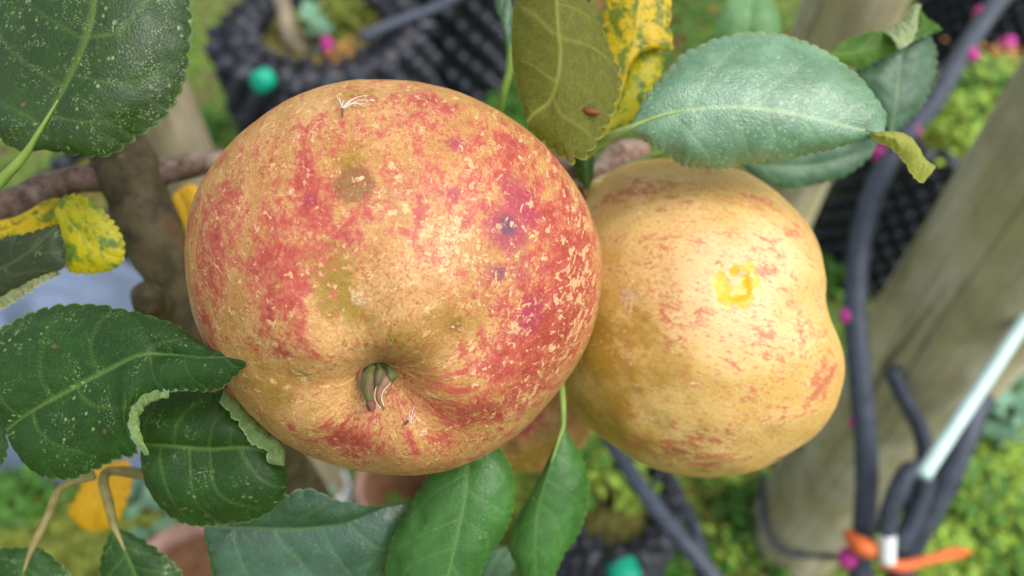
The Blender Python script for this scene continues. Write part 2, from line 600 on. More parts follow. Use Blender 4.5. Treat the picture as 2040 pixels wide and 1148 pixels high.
# ------------------------------------------------------------------ leafy ground cover (uncountable)
def weeds(name, mat, blobs, size, lift, seed, slim=0.55):
    rng = np.random.default_rng(seed)
    pts = []
    for (px, py, z, rx, n) in blobs:
        c = G(px, py, z)
        q = rng.normal(0, 1, (n, 2)) * rx * 0.55
        zz = z + lift * rng.random(n) * np.exp(-(q ** 2).sum(1) / rx ** 2)
        pts.append(np.stack([c[0] + q[:, 0], c[1] + q[:, 1], zz], -1))
    c = np.concatenate(pts)
    n = len(c)
    a = rng.random(n) * 2 * np.pi
    tilt = rng.uniform(-0.5, 0.7, n)
    s = size * rng.uniform(0.5, 1.25, n)
    d = np.stack([np.cos(a) * np.cos(tilt), np.sin(a) * np.cos(tilt), np.sin(tilt)], -1)
    w = np.stack([-np.sin(a), np.cos(a), rng.uniform(-.35, .35, n)], -1)
    up = np.cross(d, w)
    v = np.stack([c, c + d * s[:, None] * .5 + w * (s * slim * .5)[:, None] + up * (s * .10)[:, None],
                  c + d * s[:, None], c + d * s[:, None] * .5 - w * (s * slim * .5)[:, None] + up * (s * .10)[:, None],
                  c + d * s[:, None] * .5], 1).reshape(-1, 3)
    k = np.arange(n)[:, None] * 5
    f = np.concatenate([np.concatenate([k + 0, k + 4, k + 1], 1), np.concatenate([k + 4, k + 2, k + 1], 1),
                        np.concatenate([k + 0, k + 3, k + 4], 1), np.concatenate([k + 4, k + 3, k + 2], 1)])
    return tag(new_mesh(name, v, f, mat), kind='stuff')


weeds('ground_cover', MAT_WEED[0], [(1180, 925, .21, .035, 160), (1215, 890, .21, .03, 110), (1262, 985, .21, .02, 60), (1960, 1050, 0, .12, 2000), (1870, 1130, 0, .07, 700), (2010, 930, 0, .07, 500),
      (1440, 960, 0, .03, 160), (1000, 985, 0, .05, 300), (1890, 245, .29, .06, 260), (1980, 170, .29, .045, 170), (1925, 195, .29, .055, 240), (1860, 385, .12, .02, 60), (1750, 585, .0, .03, 100),
      (1430, 1110, 0, .05, 120), (1300, 1000, 0, .05, 160)],
      0.015, 0.05, 1, 0.65)
weeds('ground_cover', MAT_WEED[1], [(930, 160, 0, .16, 2200), (1000, 230, 0, .10, 1000), (1925, 200, .29, .06, 110), (1370, 60, 0, .2, 700), (1650, 560, 0, .06, 250), (1640, 420, 0, .06, 200), (120, 950, 0, .10, 350),
      (40, 1000, 0, .08, 180), (1490, 1060, 0, .07, 250), (1320, 1120, 0, .06, 220), (420, 270, 0, .05, 160), (360, 640, 0, .06, 300), (1210, 240, 0, .1, 300), (1960, 1080, 0, .12, 420), (1185, 930, .21, .03, 40)],
      0.026, 0.06, 2, 0.45)
weeds('ground_cover', MAT_WEED[2], [(200, 1050, 0, .12, 1500), (100, 1130, 0, .1, 1000), (1300, 1010, 0, .08, 400), (1500, 960, 0, .10, 400), (670, 40, .30, .05, 350), (1920, 860, 0, .07, 400),
      (600, 1050, 0, .10, 400), (1050, 1010, 0, .06, 250), (1960, 1040, 0, .12, 500), (1420, 1090, 0, .1, 350)],
      0.018, 0.03, 3, 0.5)
weeds('ground_cover', MAT_WEED[3], [(1650, 430, 0, .05, 50), (1960, 850, 0, .07, 110), (1900, 740, 0, .06, 70), (330, 985, 0.02, .03, 40), (600, 955, 0.1, .03, 30), (635, 85, .31, .012, 10), (1660, 510, 0, .06, 40)],
      0.042, 0.05, 4, 0.8)
weeds('leaf_litter', MAT_DRY, [(1280, 60, 0, .16, 260), (1210, 930, .2, .03, 30), (1440, 1080, 0, .15, 300), (1980, 930, 0, .1, 120), (1830, 430, 0.02, .06, 60), (60, 1070, 0, .08, 90), (690, 110, .31, .03, 24), (2030, 130, .3, .06, 60), (1330, 1110, 0, .04, 60)],
      0.024, 0.01, 5, 0.5)

# ------------------------------------------------------------------ blue grey sheet, terracotta pots
def make_sheet():
    n = 70
    s, t = np.meshgrid(np.linspace(-1, 1, n), np.linspace(-1, 1, n), indexing='ij')
    c0 = G(70, 600, 0.20)
    q = np.stack([s * 2, t * 2, 0 * s], -1)
    x = c0[0] + s * 0.18 + 0.02 * (fbm(q * 1.5, 4) - .5)
    y = c0[1] + t * 0.17 + .25 * t * s * .1 + 0.02 * (fbm(q * 1.5, 8) - .5)
    hgt = 0.22 * np.clip(1 - np.maximum(abs(s), abs(t)) ** 4, 0, 1)
    fold = 0.05 * np.abs(np.sin(3.4 * s + 1.2 * t + 2.0 * fbm(q * .8, 2))) ** 1.5 + 0.03 * (fbm(q * 2.2, 6) - .5)
    z = 0.01 + hgt * (0.75 + fold * 6)
    v = np.stack([x, y, z], -1).reshape(-1, 3)
    o = new_mesh('ground_sheet', v, grid_faces(n, n, flip=True), MAT_SHEET, loc=(c0[0], c0[1], 0))
    md = o.modifiers.new('thickness', 'SOLIDIFY')
    md.thickness = 0.002
    tag(o, 'crumpled pale blue grey sheet lying on the ground behind the left leaves', 'sheet')


make_sheet()


def terracotta_pot(c, r, h, label, tilt):
    root = empty('terracotta_pot', c, label, 'plant pot', 'terracotta pots behind the lower leaves')
    th = np.linspace(0, 2 * np.pi, 40, endpoint=False)
    ax = np.array([tilt[0], tilt[1], 1.0])
    ax /= np.linalg.norm(ax)
    e = np.cross(ax, [0, 1, 0])
    e /= np.linalg.norm(e)
    b = np.cross(ax, e)

    def lathe(prof):
        return np.concatenate([c + z * ax + rr * (np.cos(th)[:, None] * e + np.sin(th)[:, None] * b) for rr, z in prof])
    pb = [(r * .72, 0), (r * .95, h * .78), (r * .90, h * .78), (r * .66, 0.006), (0.002, 0.006)]
    new_mesh('pot_body', lathe(pb), grid_faces(len(pb), 40, 0, True), MAT_TERRA, loc=c, parent=root)
    pr = [(r * .955, h * .72), (r * 1.08, h * .73), (r * 1.1, h), (r * .98, h), (r * .955, h * .75)]
    new_mesh('rim', lathe(pr), grid_faces(len(pr), 40, 0, True), MAT_TERRA_RIM, loc=c, parent=root)


terracotta_pot(G(425, 1235, 0.0), .066, .12, 'terracotta pot with a pinkish rim on the ground at the bottom left', (.1, .1))
terracotta_pot(G(812, 1010, 0.0), .045, .10, 'small terracotta pot below the red apple beside the white sleeve', (-.05, -.1))

# ------------------------------------------------------------------ irrigation pipes, rod, ties
pipe_px = [(2080, -90, .70), (1990, 2, .66), (1925, 95, .63), (1858, 205, .60), (1790, 290, .575), (1745, 375, .56), (1715, 480, .55), (1704, 600, .545), (1712, 740, .545), (1724, 870, .55), (1726, 980, .555),
           (1718, 1090, .56), (1708, 1220, .57)]
pp = [P(*q) for q in pipe_px]
pipe = tube('irrigation_pipe', pp, 0.0082, MAT_PIPE, n=140, ring=20)
tag(pipe, 'thick black irrigation pipe with magenta drippers bending down past the yellow apple', 'pipe', 'black irrigation pipes')
for (x, y, d, s) in [(1952, 28, .655, 1), (1935, 110, .62, .95), (1818, 262, .58, 1.0), (1750, 306, .572, 1.0), (1688, 630, .545, 1.0), (1702, 840, .552, .7), (1688, 1112, .552, 1.15)]:
    c = P(x, y, d)
    r = .0058 * s
    v, f = join([ellipsoid(c, (r * R_, r * 1.2 * U_, r * F_)), tube_data([c, c + (P(1712 if y > 500 else x + 20, y + 4, d) - c) * .8], r * .45, 5, 8)])
    new_mesh('dripper', v, f, MAT_MAGENTA, loc=c, parent=pipe)
pipes = [
    ([(1090, 560, 1.22), (1150, 760, .86), (1245, 925, .66), (1320, 1030, .62), (1400, 1125, .60), (1470, 1215, .59)], .0074, 'black pipe slanting over the weeds below the yellow apple'),
    ([(1300, 860, .96), (1345, 975, .88), (1385, 1060, .84), (1410, 1180, .81)], .0078, 'fainter black pipe running beside the slanting pipe on the ground'),
    ([(1775, 735, .60), (1805, 800, .60), (1835, 860, .60), (1842, 930, .60), (1800, 1010, .58)], .0066, 'thin dark hose lying across the foot of the thick post'),
    ([(1955, 790, .56), (1930, 850, .55), (1885, 960, .55), (1835, 1050, .56), (1800, 1130, .57), (1780, 1200, .58)], .0088, 'black pipe under the pale rod running down to the orange tie'),
    ([(1765, 1060, .53), (1772, 1020, .525), (1790, 975, .52), (1812, 938, .52), (1840, 945, .52), (1838, 985, .525), (1815, 1040, .53), (1790, 1090, .535)], .0066, 'black pipe bent into a hook under the lower end of the pale rod'),
    ([(1540, 880, .80), (1600, 892, .78), (1655, 922, .77), (1690, 870, .76), (1716, 840, .74)], .0030, 'thin dark tube bent like a V against the post'),
    ([(1518, 940, .90), (1519, 1000, .885), (1530, 1060, .88), (1560, 1098, .87), (1640, 1108, .85), (1700, 1105, .60)], .0036, 'thin black tube looping round the foot of the post'),
    ([(990, -60, 1.25), (880, 10, 1.18), (800, 42, 1.14), (720, 75, 1.10)], .0085, 'dark grey pipe crossing the mossy pot'),
]
for pts, r, lab in pipes:
    o = tube('irrigation_pipe', [P(*q) for q in pts], r, MAT_PIPE, n=70, ring=14)
    tag(o, lab, 'pipe', 'black irrigation pipes')
rod = tube('support_rod', [P(2150, 470, .52), P(2040, 640, .51), P(1935, 800, .50), P(1837, 950, .49)], .0049, MAT_PALE, n=50, ring=16)
tag(rod, 'pale green white rod slanting in from the right edge', 'rod')
c = P(1768, 1090, .53)
v, f = tube_data([c + .016 * U_, c + .006 * U_, c - .012 * U_], [.0052, .0058, .0052], 10, 14)
tag(new_mesh('pipe_plug', v, f, MAT_WHITE, loc=c), 'small white cap on the hooked black pipe above the orange tie', 'cap')
tie = tube('pipe_tie', [P(1752, 1118, .535), P(1790, 1128, .53), P(1850, 1115, .535), P(1900, 1102, .545), P(1930, 1100, .56)], [.0050, .0046, .0036, .0046, .0022], MAT_ORANGE, n=60, ring=12, rough=.25, freq=130)
tag(tie, 'orange plastic tie stretched over bright green weeds at the bottom right', 'tie', 'orange plastic ties')
tie = tube('pipe_tie', [P(1690, 1062, .55), P(1702, 1080, .54), P(1722, 1092, .535), P(1735, 1098, .54)], [.0036, .0056, .0072, .0040], MAT_ORANGE, n=40, ring=12, rough=.25, freq=130)
tag(tie, 'short orange tie wrapped across the thick black pipe', 'tie', 'orange plastic ties')

# ------------------------------------------------------------------ the apple tree: trunk and branches
def bark_material():
    m = Mat('young_bark', 0.7, 0.35)
    n = m.noise(130, 6, 0.65)
    col = m.mix(m.step(n, 0.35, 0.65), lin((58, 50, 34)), lin((96, 86, 60)))
    col = m.mix(m.math('MULTIPLY', m.step(m.noise(60, 4), 0.54, 0.68), 0.6), col, lin((110, 72, 38)))
    col = m.mix(m.math('MULTIPLY', m.step(m.noise(85, 4, .6), 0.62, 0.72), 0.6), col, lin((150, 142, 124)))
    m.color(col)
    m.bump(n, 0.7, 0.0012)
    return m.m


def twig_material(name, a, b, c):
    m = Mat(name, 0.65, 0.35)
    n = m.noise(260, 6, 0.65)
    col = m.mix(m.step(n, 0.35, 0.65), lin(a), lin(b))
    col = m.mix(m.math('MULTIPLY', m.step(m.noise(90, 4), 0.5, 0.66), 0.8), col, lin(c))
    m.color(col)
    m.bump(n, 0.6, 0.0008)
    return m.m


MAT_BARK = bark_material()
MAT_TWIG = twig_material('twig_bark', (78, 58, 48), (126, 104, 92), (150, 134, 124))
MAT_SPUR = twig_material('spur_bark', (112, 84, 72), (156, 128, 114), (184, 164, 148))
MAT_GREENSTEM = plain('green_stalk', (122, 148, 66), 0.5, 0.4, 0.2, 200)
MAT_BROWNSTEM = plain('brown_green_stalk', (132, 122, 72), 0.55, 0.4, 0.3, 200)
MAT_PALESTEM = plain('pale_green_stalk', (142, 170, 96), 0.5, 0.4, 0.15, 200)

t_mid = P(300, 455, .212)
t_base = np.array([t_mid[0] - .05, t_mid[1] + .08, 0.0])
tree = empty('apple_tree', t_base, 'apple tree with a slim grey brown trunk and serrated dark green leaves', 'apple tree')
tube('trunk', [t_base - [0, 0, .03], t_base + [.004, 0, .25], t_base * .5 + t_mid * .5 + [.006, .008, .04], P(405, 670, .228), P(348, 560, .217), t_mid, P(272, 385, .210), P(255, 345, .209), P(238, 300, .206), P(212, 210, .202), P(196, 90, .198), P(186, -60, .193), P(180, -220, .188)],
     [.017, .015, .0115, .0076, .0076, .0084, .0082, .0092, .0078, .0068, .006, .0056, .005], MAT_BARK, tree, loc=t_base, n=260, ring=32, rough=.11, freq=150)
tube('branch', [P(-60, 428, .185), P(20, 410, .19), P(75, 385, .195), P(130, 362, .2), P(195, 352, .206), P(270, 350, .211), P(330, 342, .212), P(385, 330, .212), P(440, 320, .214), P(600, 322, .224), P(850, 320, .235), P(1080, 330, .236), P(1190, 335, .228), P(1262, 300, .215)],
     [.0042, .0040, .0045, .0036, .0040, .0052, .0038, .0035, .0031, .0034, .0036, .0038, .0036, .0030], MAT_TWIG, tree, n=260, ring=22, rough=.16, freq=230)
tube('fruit_spur', [P(1165, 392, .200), P(1185, 362, .203), P(1205, 345, .205), P(1235, 322, .207), P(1262, 308, .208), P(1285, 296, .209)], [.0032, .0042, .0038, .0050, .0046, .0028], MAT_SPUR, tree, n=70, ring=18, rough=.3, freq=260)
tube('bud', [P(318, 622, .216), P(300, 600, .208), P(288, 582, .204), P(284, 572, .203)], [.0052, .0048, .0038, .0016], MAT_BARK, tree, n=40, ring=18, rough=.3, freq=260)
tube('fruit_stalk', [P(1185, 385, .1925), P(1196, 372, .198), P(1215, 350, .205)], [.0030, .0026, .0024], plain('pale_stalk', (206, 182, 120), .6, .3, .2, 300), tree, n=20, ring=12)

# ------------------------------------------------------------------ leaves
def leaf(mat, d, mid, left, right, label=None, teeth=20, tamp=.0006, nveins=8, bulge=.002, vdisp=.00013, under=False, flaps=(), petiole=None,
         pmat=None, prad=.0008, seed=1, nu=200, nv=26, tip=True, wave=.0017, sweep=.20, close=(True, True), name='leaf'):
    """mid/left/right: points (px, py[, offset in mm, + is farther]) from base to tip; each is put d metres deep."""
    def pts(l):
        return [P(q[0], q[1], d + (q[2] if len(q) > 2 else 0) * .001) for q in l]
    m = pts(mid)
    M = spline(m, nu)
    E = []
    for side in (left, right):
        e = pts(side)
        if close[0]:
            e = [m[0]] + e
        if close[1]:
            e = e + [m[-1]]
        E.append(spline(e, nu))
    u = np.linspace(0, 1, nu)
    T = np.gradient(M, axis=0)
    T /= np.linalg.norm(T, axis=1)[:, None]
    Lm = np.sum(np.linalg.norm(np.diff(M, axis=0), axis=1))
    V = np.linspace(0, 1, nv)
    rows, vein, lc, edge = [], [], [], []
    rng = np.random.default_rng(seed)
    jit = rng.uniform(-.25, .25, 40)
    for k, e in enumerate(E):
        w = e - M
        wl = np.maximum(np.linalg.norm(w, axis=1), 1e-6)
        o = w / wl[:, None]
        Le = np.concatenate([[0], np.cumsum(np.linalg.norm(np.diff(e, axis=0), axis=1))])
        tee = teeth[k] if isinstance(teeth, tuple) else teeth
        if tee:
            ph = Le / Le[-1] * tee + 0.25 * np.sin(Le / Le[-1] * 9 + seed)
            fr = ph - np.floor(ph)
            saw = .75 * np.abs(np.sin(np.pi * ph)) ** .7 + .35 * (fr - .5) - .5
            amp = 1.45 * tamp * (1 + .35 * np.sin(ph * 1.7 + seed)) * np.clip(wl / .004, 0, 1)
            te = np.gradient(e, axis=0)
            te /= np.maximum(np.linalg.norm(te, axis=1)[:, None], 1e-9)
            nn = o - np.sum(o * te, 1)[:, None] * te
            nn /= np.maximum(np.linalg.norm(nn, axis=1)[:, None], 1e-6)
            tooth = nn * (saw * amp)[:, None] + te * (saw * amp * .4)[:, None]
        else:
            tooth = 0 * e
        N = np.cross(T, o)
        N /= np.maximum(np.linalg.norm(N, axis=1)[:, None], 1e-6)
        N *= np.sign(np.sum(N * (C_ - M), 1))[:, None]
        VV = V[None, :]
        A = M[:, None] + w[:, None] * VV[..., None] + tooth[:, None] * (VV ** 5)[..., None]
        phase = (u[:, None] - sweep * VV * (wl[:, None] / (.35 * Lm)) ** .5 - .05 * VV ** 2) * (nveins + .6) - .35 - .5 * k
        phase = phase + .22 * np.sin(u[:, None] * 7 + k * 2 + seed) + .10 * np.sin(u[:, None] * 17 + k * 3 + seed) + .05 * np.sin(VV * 6 + seed + u[:, None] * 5)
        pi = np.round(phase)
        dist = np.abs(phase - pi + 0) / (nveins + .6) * Lm
        ok = (pi >= 0) & (pi <= nveins)
        wv = .00027 * (1.2 - .7 * VV)
        lat = np.exp(-(dist / wv) ** 2) * ok * smooth(1.02, .72, VV) * .55
        midv = np.exp(-((VV * wl[:, None]) / (.00038 * (1.15 - .8 * u[:, None]))) ** 2)
        va = np.maximum(lat, midv)
        wide = np.maximum(np.exp(-(dist / .0013) ** 2) * ok * smooth(1.0, .6, VV), np.exp(-((VV * wl[:, None]) / .0014) ** 2))
        q = np.stack([u[:, None] * Lm * 130 + 0 * VV, VV * wl[:, None] * 130 * (1 if k else -1), 0 * VV + seed * 7.7 + 0 * u[:, None]], -1)
        rip = (fbm(q, seed, 3) - .5) * 2
        H = bulge * 4 * VV * (1 - VV) * np.clip(wl[:, None] / .012, .1, 1) + vdisp * (-wide) * (-1 if under else 1) \
            + wave * rip * VV * np.clip(wl[:, None] / .008, 0, 1)
        A = A + N[:, None] * H[..., None]
        rows.append(A)
        vein.append(va)
        lc.append(np.stack([u[:, None] * Lm * 1000 + 0 * VV, VV * wl[:, None] * 1000 * (1 if k else -1), 0 * VV + seed * 13.1 + 0 * u[:, None]], -1))
        edge.append(VV + 0 * u[:, None])
    full = np.concatenate([rows[0][:, ::-1], rows[1][:, 1:]], 1)
    va = np.concatenate([vein[0][:, ::-1], vein[1][:, 1:]], 1)
    lcc = np.concatenate([lc[0][:, ::-1], lc[1][:, 1:]], 1)
    ed = np.concatenate([edge[0][:, ::-1], edge[1][:, 1:]], 1)
    W = full.shape[1]
    fn = np.cross(full[2:, nv - 1] - full[:-2, nv - 1], full[1:-1, nv + 3] - full[1:-1, nv - 5])
    flip0 = (np.sum(fn * (C_ - full[1:-1, nv - 1])) > 0) == bool(under)
    # winding of grid_faces: (i, j), (i, j+1), (i+1, j+1) -> normal = dj x di, opposite of fn
    verts, faces = full.reshape(-1, 3), grid_faces(nu, W, 0, False, flip=not flip0)
    atts = {'vein': va.ravel(), 'lc': lcc.reshape(-1, 3), 'edge': ed.ravel()}
    for fl in flaps:
        inner, outer = spline(pts(fl['inner']), 90), spline(pts(fl['outer']), 90)
        nf = 14
        V2 = np.linspace(0, 1, nf)
        w = outer - inner
        wl = np.maximum(np.linalg.norm(w, axis=1), 1e-6)
        Tt = np.gradient(inner, axis=0)
        N = np.cross(Tt, w)
        N /= np.maximum(np.linalg.norm(N, axis=1)[:, None], 1e-9)
        N *= np.sign(np.sum(N * (C_ - inner), 1))[:, None]
        s = np.linspace(0, 1, 90)
        tw = (np.abs(np.sin(s * fl.get('teeth', 12) * np.pi)) ** .6 - .5) * fl.get('tamp', tamp)
        o = w / wl[:, None]
        A = inner[:, None] + w[:, None] * V2[None, :, None] + o[:, None] * (tw[:, None] * V2[None] ** 4)[..., None] \
            + N[:, None] * (fl.get('bulge', .001) * 4 * V2 * (1 - V2) + .0006 * (fbm(np.stack([s[:, None] * 22 + 0 * V2, V2 * 4 + 0 * s[:, None], 0 * V2 + seed + 0 * s[:, None]], -1), seed, 3) - .5) * 2)[..., None]
        fun = fl.get('under', not under)
        fn = np.sum(np.cross(A[2:, 5] - A[:-2, 5], A[1:-1, 7] - A[1:-1, 3]) * (C_ - A[1:-1, 5]))
        flp = (fn > 0) == bool(fun)
        off = len(verts)
        verts = np.concatenate([verts, A.reshape(-1, 3)])
        faces = np.concatenate([faces, grid_faces(90, nf, off, False, flip=not flp)])
        atts['vein'] = np.concatenate([atts['vein'], np.zeros(90 * nf)])
        atts['edge'] = np.concatenate([atts['edge'], np.tile(V2, 90)])
        ll = np.stack([s[:, None] * 30 + 0 * V2, V2 * wl[:, None] * 1000, 0 * V2 + seed * 5.3 + 0 * s[:, None]], -1)
        atts['lc'] = np.concatenate([atts['lc'], ll.reshape(-1, 3)])
    ob = new_mesh(name, verts, faces, mat, atts, loc=m[0], parent=tree)
    if label:
        ob['label'] = label
    if petiole:
        pth = [P(q[0], q[1], d + (q[2] if len(q) > 2 else 0) * .001) for q in petiole]
        tv = (C_ - M[0]) / np.linalg.norm(C_ - M[0])
        k = len(pth)
        pth += [M[int(nu * q)] + tv * .00005 for q in (.05, .12, .22)]
        tube('petiole', pth, [prad * 1.2] + [prad * .95] * (k - 2) + [prad * .7, prad * .5, prad * .36, prad * .12], pmat or MAT_GREENSTEM, ob, n=40, ring=10, rough=.1, freq=400)
    return ob


L_DARK = leaf_mat('dark_green_leaf', (22, 50, 16), (36, 66, 22), (118, 142, 84), (104, 132, 52), speck=.95, rough=.40, spec=.55)
L_DARK2 = leaf_mat('deep_green_leaf', (20, 52, 16), (32, 70, 22), (134, 160, 96), (104, 138, 62), speck=.6, rough=.46, spec=.36)
L_DULL = leaf_mat('dull_green_leaf', (34, 46, 26), (48, 52, 34), (140, 146, 100), (84, 100, 64), speck=.3, rough=.5, spec=.35)
L_PALE = leaf_mat('pale_green_leaf', (78, 122, 92), (106, 148, 118), (156, 158, 16), (178, 206, 150), speck=1.2, rough=.32, spec=1.0, net=.45)
L_MID = leaf_mat('mid_green_leaf', (44, 92, 32), (62, 112, 48), (116, 150, 50), (108, 148, 76), speck=.15, rough=.36, spec=.5)
L_BLUE = leaf_mat('bluish_green_leaf', (52, 86, 64), (72, 108, 84), (150, 164, 114), (120, 148, 98), speck=.3, rough=.36, spec=.55)
L_OLIVE = leaf_mat('olive_leaf', (60, 92, 40), (84, 110, 50), (108, 110, 26), (170, 160, 84), rough=.6, trans=.35)
L_YELLOW = leaf_mat('yellow_leaf', (70, 102, 20), (104, 120, 16), (216, 172, 4), (222, 184, 8), mottle=(228, 190, 0), cover=.515, trans=.3, net=.1)
L_MOTTLE = leaf_mat('yellow_green_leaf', (62, 104, 50), (98, 132, 34), (190, 160, 30), (180, 176, 50), mottle=(206, 190, 4), cover=.53, trans=.3, net=.15)
L_FULLYEL = leaf_mat('golden_leaf', (220, 160, 10), (236, 178, 4), (226, 166, 10), (214, 158, 34), mottle=(238, 176, 2), cover=.7, trans=.3, net=.1)
L_BROWNY = leaf_mat('orange_leaf', (204, 96, 30), (218, 116, 40), (204, 106, 40), (216, 136, 60), trans=.3)
L_FOLDED = leaf_mat('folded_leaf', (52, 92, 18), (70, 112, 28), (176, 192, 140), (130, 150, 70), speck=.2, rough=.5, spec=.3)
L_SHINE = leaf_mat('shiny_green_leaf', (32, 70, 46), (54, 94, 72), (150, 164, 114), (124, 152, 96), speck=.35, rough=.28, spec=1.0)  # bluish sheen of the sky partly tinted into the base colours
L_BACK = leaf_mat('soft_green_leaf', (84, 128, 76), (100, 144, 92), (150, 164, 114), (130, 164, 110), speck=.2, rough=.5, spec=.45)
L_GRASS = leaf_mat('bright_blade', (66, 130, 28), (84, 146, 40), (90, 150, 60), (120, 170, 80), rough=.5)

# ------------------------------------------------------------------ the leaves one by one
# upper left, big dark speckled leaf
leaf(L_DARK, .142, [(52, 306, 2), (130, 172, 0), (178, 60, -1), (192, -20, 0), (215, -190, 6)],
     [(20, 290, 4), (-60, 210, 6), (-110, 60, 8), (-80, -90, 9), (80, -180, 8)],
     [(80, 300, 3), (150, 309, 3), (215, 311, 4), (268, 276, 4), (325, 238, 5), (368, 165, 6), (380, 95, 6), (383, 30, 7), (360, -50, 7), (300, -140, 7)],
     label='large dark green leaf with pale specks filling the upper left corner', teeth=26, tamp=.0007, nveins=5, bulge=.0022, seed=3,
     petiole=[(-40, 400, 4), (10, 352, 3), (52, 306, 2)], prad=.0011)
# middle left, big leaf whose tip lies on the apple
leaf(L_DARK2, .138, [(12, 858, 4), (60, 822, 2), (130, 782, 0), (205, 742, -1), (285, 706, -2), (330, 706, -2), (420, 712, -8), (515, 703, -14)],
     [(-14, 800, 6), (-40, 720, 8), (0, 655, 7), (60, 622, 6), (110, 607, 5), (190, 606, 5), (280, 624, 4), (345, 645, 3), (385, 672, 0), (418, 700, -4), (455, 693, -9)],
     [(25, 890, 5), (50, 920, 5), (87, 948, 5), (143, 957, 4), (190, 937, 4), (236, 914, 3), (275, 903, 1), (262, 868, -1), (258, 825, -2), (288, 788, -3), (340, 778, -5), (437, 776, -9), (470, 748, -11)],
     label='broad dark green leaf at the left with its tip lying on the red apple', teeth=30, tamp=.0006, nveins=5, bulge=.0025, seed=5, nu=260,
     flaps=[dict(inner=[(288, 908, 0), (262, 872, -1.5), (257, 828, -2.5), (284, 789, -3.4), (338, 777, -5)], outer=[(290, 905, .2), (280, 868, .2), (273, 830, 0), (292, 800, -1), (338, 781, -4)], teeth=8, tamp=.0003, bulge=.0012)])
# below it, dark leaf with rolled pale margin
leaf(L_DARK2, .150, [(280, 884, 2), (340, 888, 0), (420, 894, 0), (500, 892, 0), (570, 920, 4)],
     [(272, 835, 2), (295, 790, 2), (350, 778, 1), (430, 782, 1), (470, 822, 1), (515, 868, 1), (548, 896, 2)],
     [(284, 920, 3), (296, 965, 4), (318, 1008, 4), (345, 1034, 5), (385, 1049, 5), (440, 1048, 5), (510, 1035, 5), (552, 1008, 5), (570, 970, 5)],
     label='rounded dark green leaf below the red apple with one margin rolled to its pale underside', teeth=20, tamp=.0005, nveins=5, bulge=.003, seed=8,
     flaps=[dict(inner=[(427, 783, -.5), (465, 808, -.5), (510, 846, -.5), (563, 888, 0), (567, 920, .5)], outer=[(440, 800, -3), (470, 838, -4), (507, 886, -4), (530, 896, -3), (538, 926, -2)], teeth=6, tamp=.0009, bulge=.002)])
# bottom centre, broad leaf seen behind
leaf(L_SHINE, .165, [(405, 1047, 0), (500, 1050, 0), (600, 1052, 0), (690, 1040, 0), (760, 1012, 1), (830, 1000, 3)],
     [(450, 1030, -3), (520, 1002, -6), (560, 984, -7), (615, 974, -8), (680, 1000, -6), (745, 1006, -3)],
     [(412, 1090, 1), (430, 1160, 2), (500, 1240, 4), (620, 1250, 5), (720, 1180, 5), (790, 1090, 4)],
     label='broad bluish green leaf at the bottom with a pale midrib', teeth=18, tamp=.0007, nveins=5, bulge=.002, seed=12)
leaf(L_DARK2, .172, [(700, 1180, 0), (745, 1110, 0), (800, 1040, 0), (850, 980, 2)],
     [(715, 1100, 1), (760, 1050, 1), (815, 1000, 1)], [(760, 1170, 1), (820, 1080, 1), (850, 1030, 1)], teeth=12, nveins=5, seed=13)
# bottom centre, bright leaf hanging under the apple
leaf(L_MID, .156, [(950, 830, 6), (935, 905, 3), (930, 965, 0), (915, 1050, -1), (895, 1140, -1), (870, 1240, 2)],
     [(905, 880, 6), (857, 944, 6), (815, 1015, 6), (780, 1082, 6), (768, 1150, 6), (800, 1215, 5)],
     [(980, 868, 5), (1004, 903, 5), (1018, 930, 5), (1024, 975, 5), (1022, 1015, 5), (1008, 1058, 5), (985, 1095, 4), (955, 1145, 4), (925, 1200, 4)],
     label='mid green leaf hanging below the red apple, its midrib running straight down', teeth=24, tamp=.0005, nveins=5, bulge=.0022, seed=21)
leaf(L_MID, .170, [(1121, 852, 3), (1105, 900, 1), (1086, 955, 0), (1072, 1010, 0), (1066, 1080, 0), (1072, 1170, 3)],
     [(1108, 880, 4), (1092, 926, 5), (1058, 982, 5), (1025, 1035, 5), (1013, 1075, 5), (1025, 1125, 5), (1050, 1160, 4)],
     [(1134, 868, 3), (1158, 908, 4), (1172, 955, 5), (1171, 1000, 5), (1155, 1058, 5), (1128, 1105, 5), (1098, 1160, 4)],
     label='mid green leaf hanging on a thin stalk from between the two apples', teeth=20, tamp=.0005, nveins=5, bulge=.002, seed=22,
     petiole=[(1112, 740, 12), (1120, 790, 6), (1121, 852, 3)], prad=.0009)
# olive underside leaf at the top
leaf(L_OLIVE, .150, [(1050, 244, 2), (1062, 228, 1), (1095, 203, 0), (1110, 165, -1), (1117, 105, -1), (1112, 55, -1), (1106, -30, 0), (1090, -130, 3)],
     [(1044, 225, 3), (1034, 190, 4), (1024, 150, 5), (1019, 105, 5), (1019, 55, 5), (1027, 0, 5), (1040, -60, 5)],
     [(1070, 272, 3), (1105, 302, 3), (1138, 322, 3), (1165, 312, 3), (1190, 282, 3), (1215, 240, 4), (1235, 192, 5), (1238, 160, 5), (1226, 118, 5), (1208, 80, 5), (1190, 45, 5), (1165, -5, 5), (1130, -80, 5)],
     label='olive green leaf at the top seen from its matt underside, with scalloped edge', teeth=(0, 24), tamp=.0015, nveins=4, bulge=.0012, seed=31, under=True, nu=280, wave=.0006, sweep=.05)
